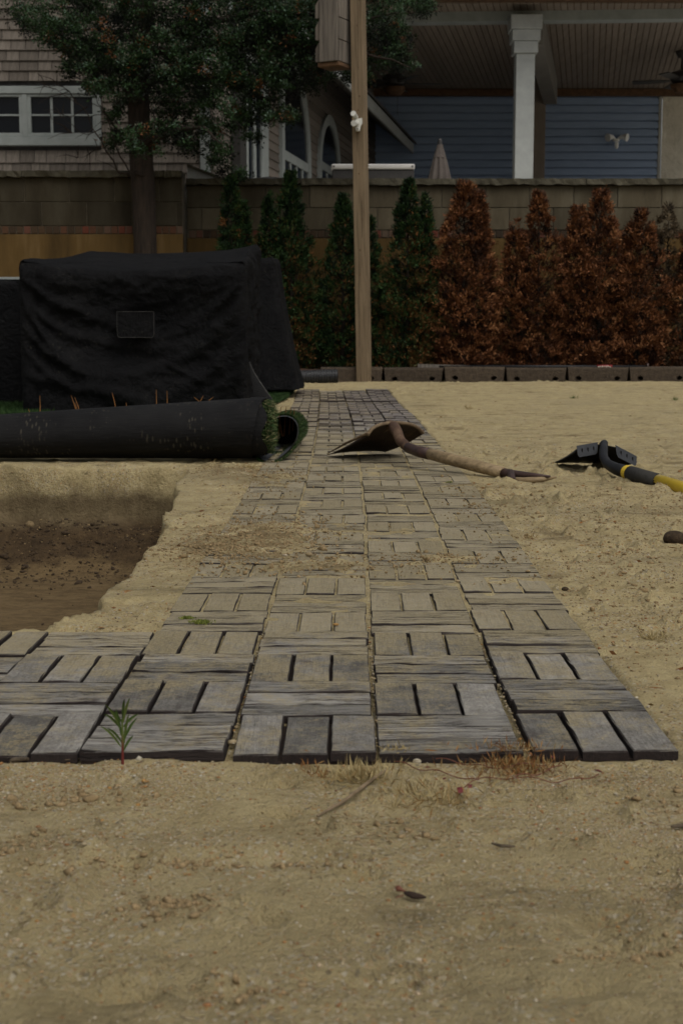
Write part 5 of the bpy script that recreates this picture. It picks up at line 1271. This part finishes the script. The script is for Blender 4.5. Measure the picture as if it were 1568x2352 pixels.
MB().tube(neck, [.008, .0125, .0135, .0135, .0150, .0185, .0205], 16).build('socket', 'blacksteel', sh2, smooth=True)
MB().tube([at(1438, 1084.5, 4.223), at(1447, 1087, 4.203)], .0215, 18).build('yellow_ring', 'yellow', sh2, smooth=False)
MB().tube([at(1446, 1087, 4.205), at(1512, 1106, 4.08)], .0225, 18).build('foam_grip', 'grip', sh2, smooth=True)
MB().tube([at(1510, 1105, 4.083), at(1720, 1172, 3.68)], .0205, 18).build('handle', 'yellow', sh2, smooth=True)
la, lb_ = at(1511, 1106, 4.081), at(1545, 1116, 4.015); MB().tube([la, lb_], .0209, 24).build('label_wrap', 'slot', sh2, smooth=True)
m = MB(); ax = (lb_ - la).normalized(); up_ = Vector((-.1, -.75, .65)).normalized(); up_ = (up_ - ax * up_.dot(ax)).normalized(); lat = ax.cross(up_)
for q in range(9):
    c_ = la + ax * (.008 + q * .0058); 
    for (dl, hgt_) in ((0, .0055), (-.0085, .002)):
        if dl and q % 2: continue
        a_ = up_ * .0212 + lat * dl * 1.0; n_ = ax * .0018
        m.add([c_ + a_ - n_ - lat * hgt_ * .5, c_ + a_ + n_ - lat * hgt_ * .5, c_ + a_ + n_ * (1 if q % 3 else .2) + lat * hgt_ * .5, c_ + a_ - n_ + lat * hgt_ * .5], [(0, 1, 2, 3)])
m.build('label_print', 'print', sh2)

# ------------------------------------------------------------------ WEEDS, TWIGS, LITTER
def leafy(px, py, tops, label, zb=-.012, w_=.0045):
    b = gp(px, py, zb); root = tag(empty('weed', (b.x, b.y, zb)), label, 'weed'); 
    top = at(tops[0][0], tops[0][1], b.y); m = MB().tube([b, b.lerp(at(px, (py + tops[0][1]) / 2, b.y), .6), at(px - 1, tops[0][2], b.y)], [.0016, .0013, .0009], 6)
    o = m.build('stem', 'weed', root); a = o.data.attributes.new('tone', 'FLOAT', 'POINT'); a.data.foreach_set('value', [1.0 if (v.co.z < .022) else .6 for v in o.data.vertices])
    for (tx, ty, sy, sx) in tops[1:]:
        p0 = at(sx, sy, b.y + random.uniform(-.001, .001)); p1 = at(tx, ty, b.y + random.uniform(-.012, .006)); d = p1 - p0; s = Vector((0, 1, 0)).cross(d).normalized(); L_ = d.length; V_ = []; ns = 7
        for i in range(ns + 1):
            t = i / ns; c_ = p0.lerp(p1, t) + Vector((0, 0, .10 * L_ * math.sin(math.pi * t))); ww = w_ * math.sin(math.pi * min(.97, t * .85 + .12)) ** .8 * .5
            V_ += [c_ - s * ww, c_ + Vector((0, .0008, 0)), c_ + s * ww]
        Fa = [(3 * i + k, 3 * i + k + 1, 3 * i + k + 4, 3 * i + k + 3) for i in range(ns) for k in (0, 1)]
        o = MB().add(V_, Fa).build('leaf', 'weed', root, smooth=True); a = o.data.attributes.new('tone', 'FLOAT', 'POINT'); a.data.foreach_set('value', [random.uniform(.35, .75)] * len(V_))
leafy(282, 1766, [(282, 1610, 1650), (296, 1640, 1720, 283), (314, 1650, 1700, 285), (318, 1640, 1670, 284), (298, 1604, 1660, 283), (286, 1606, 1650, 282), (266, 1628, 1690, 279), (242, 1618, 1680, 281), (240, 1640, 1672, 276), (246, 1672, 1705, 280), (232, 1668, 1715, 278), (252, 1630, 1660, 281), (306, 1690, 1725, 284)],
      'green seedling with narrow leaves in front of the left tiles', w_=.0027)
# vine with red stems and leaves
def groundline(pts, z=.001): return [Vector((gp(x, y, -.010).x, gp(x, y, -.010).y, max(gh(gp(x, y, -.010).x, gp(x, y, -.010).y), -.03) + .002 + z)) for x, y in pts]
def smoothline(P_, n=5):
    out = []
    for i in range(len(P_) - 1):
        for k in range(n): out.append(P_[i].lerp(P_[i + 1], k / n))
    return out + [P_[-1]]
vine = tag(empty('creeping_vine', tuple(gp(1120, 1765, -.01))), 'creeping vine with red stems and dark red leaves below the right-hand tiles', 'vine')
for pts in ([(905, 1752), (960, 1768), (1020, 1778), (1100, 1786), (1180, 1792), (1260, 1800), (1320, 1798), (1374, 1782)], [(1000, 1752), (1060, 1760), (1120, 1772), (1190, 1768), (1260, 1764)], [(1100, 1786), (1060, 1802), (1056, 1815)], [(1180, 1792), (1230, 1785), (1290, 1770)]):
    L_ = smoothline(groundline(pts, .003)); L_ = [p + Vector((0, 0, .002 * math.sin(i * .9))) for i, p in enumerate(L_)]
    MB().tube(L_, .0006, 5).build('stem', 'redstem', vine)
for (x, y, s) in ((1374, 1782, .0055), (1056, 1812, .006), (1078, 1805, .004), (858, 1742, .0045), (980, 1775, .004), (1268, 1746, .003), (1150, 1742, .0035), (1020, 1792, .003), (1232, 1784, .003)):
    c_ = groundline([(x, y)], .006)[0]; a = random.uniform(0, 6.28); d = Vector((math.cos(a), math.sin(a), .3)) * s; n_ = Vector((-math.sin(a), math.cos(a), .5)) * s * .6
    MB().add([c_ - d, c_ + n_, c_ + d, c_ - n_, c_ + Vector((0, 0, s * .35))], [(0, 1, 4), (1, 2, 4), (2, 3, 4), (3, 0, 4)]).build('leaf', 'redleaf', vine)
# clumps of dry weeds
def tuft(px, py, n, spread, hgt, label, mat='stem', tone=(.5, 1), zb=-.012, cat='dry weed', name='dry_weed', wd=.0013):
    c_ = gp(px, py, zb); P_ = np.stack([rng.normal(0, spread, n), rng.normal(0, spread * .8, n)], 1); hz_ = gheight(P_[:, 0] + c_.x, P_[:, 1] + c_.y); hz_ = np.where(on_path(P_[:, 0] + c_.x, P_[:, 1] + c_.y), np.maximum(hz_, .0), hz_)
    P3 = np.concatenate([P_, hz_[:, None]], 1); D_ = rng.normal(0, .7, (n, 3)) + np.array([0, 0, .8]); D_[:, 2] = np.abs(D_[:, 2])
    V_, T_ = kites(P3, D_, rng.uniform(.3, 1, n) * hgt, rng.uniform(.6, 1.3, n) * wd)
    tag(link(name, trimesh(name, V_, T_, mat, np.repeat(rng.uniform(*tone, n), 4)), None, (c_.x, c_.y, 0)), label, cat)
tuft(1180, 1768, 800, .024, .017, 'tangle of dry reddish-brown weed at the foot of the right front tiles', tone=(.1, .8))
tuft(825, 1790, 240, .016, .030, 'sparse yellow-green weed left of the vine, in front of the middle tiles', tone=(.6, 1))
tuft(985, 1830, 300, .026, .024, 'sparse yellow weed in the gravel below the vine', tone=(.5, 1))
tuft(720, 1765, 70, .009, .014, 'small brown weed at the foot of the second front tile', tone=(.2, .6))
tuft(905, 1752, 60, .008, .016, 'pale dry weed below the vertical joint of the path', tone=(.7, 1))
tuft(1500, 1462, 90, .008, .024, 'yellow-green weed at the right edge level with the plank row', tone=(.75, 1), zb=0)
tuft(1218, 1232, 60, .006, .016, 'little brown tuft right of the path between pebbles', tone=(.4, .8), zb=0)
tuft(485, 1085, 90, .018, .016, 'dry wisps on the lip of the pit', tone=(.6, 1), zb=0)
tuft(572, 1078, 140, .014, .022, 'dry straw tuft at the lower right corner of the turf roll', tone=(.6, 1), zb=0)
tuft(462, 1430, 500, .0075, .005, 'bright green moss patch on the left tile column', 'moss', (0, 1), 0, 'moss', 'moss', .0018)
tuft(430, 1420, 260, .005, .004, 'smaller moss patch left of the bright green one', 'moss', (0, 1), 0, 'moss', 'moss', .0018)
tuft(1030, 1108, 90, .0045, .005, 'tiny green moss spot on the tiles in front of the wooden handle', 'moss', (0, 1), 0, 'moss', 'moss', .0025)
tuft(1075, 940, 50, .012, .05, 'thin dry stalk standing on the far sand right of the path', tone=(.6, .9), zb=0, wd=.002)
tuft(1315, 915, 40, .010, .035, 'tiny green sprig on the far sand', 'weed', (.4, .8), 0, 'weed', 'weed', .003)
tuft(1551, 920, 40, .010, .035, 'tiny green sprig near the right edge by the blocks', 'weed', (.4, .8), 0, 'weed', 'weed', .003)
# sticks
def stick(pts, r, label, z=.002, mat='stick', cat='twig', name='twig'):
    L_ = smoothline(groundline(pts, z), 3); tag(MB().tube(L_, [r * (.4 + .6 * math.sin(math.pi * (i + .6) / (len(L_) + .2))) for i in range(len(L_))], 7).build(name, mat), label, cat)
stick([(-20, 1738), (20, 1746), (66, 1753)], .0028, 'grey stick at the left edge in front of the tiles')
stick([(728, 1880), (790, 1838), (850, 1800), (888, 1780)], .0020, 'long flat brown grass blade lying diagonally on the near sand', mat='treated')
stick([(150, 1752), (200, 1740), (268, 1718)], .0007, 'thin straw beside the seedling', mat='treated')
stick([(1128, 1936), (1150, 1942), (1182, 1940)], .0015, 'short curved dark twig on the near sand')
stick([(1540, 1905), (1590, 1903)], .002, 'dark twig at the right edge of the near sand')
# small twig with cone
tw = tag(empty('cone_twig', tuple(gp(940, 2062, -.012))), 'dark little twig with an orange-brown bud on the bare foreground sand', 'twig')
L_ = groundline([(928, 2060), (950, 2064), (978, 2068)], .003); MB().tube(smoothline(L_, 2), [.0012, .0026, .0030, .0024, .0008], 8).build('dark_scale', 'tray', tw)
L_ = groundline([(930, 2060), (918, 2056), (908, 2052)], .004); MB().tube(smoothline(L_, 2), [.0008, .0011, .0022, .0026, .0010], 8).build('bud', 'redstem', tw)
L_ = groundline([(908, 2068), (925, 2063)], .003); MB().tube(smoothline(L_, 2), .0006, 5).build('stalk', 'redstem', tw)
# scattered litter bits
n = 420; yy = 1.6 * (11 / 1.6) ** rng.random(n); xx = rng.uniform(.36, .26 * yy + .1 + .3, n); xx = np.where(rng.random(n) < .12, rng.uniform(-.4, -.27, n), xx)
P3 = np.stack([xx, yy, gheight(xx, yy) + .0015], 1); D_ = rng.normal(0, 1, (n, 3)) * np.array([1, .6, .08]); V_, T_ = kites(P3, D_, rng.uniform(.006, .03, n) * (.5 + .06 * yy), rng.uniform(.002, .006, n))
tag(link('leaf_litter', trimesh('leaf_litter', V_, T_, 'stem', np.repeat(rng.random(n) ** 2 * .8, 4))), 'bits of dry leaf and twig on the sand', kind='stuff')
print('objects', len(bpy.data.objects), 'shingles', nsh, 'tris', sum(len(o.data.loops) - 2 * len(o.data.polygons) for o in bpy.data.objects if o.type == 'MESH'))
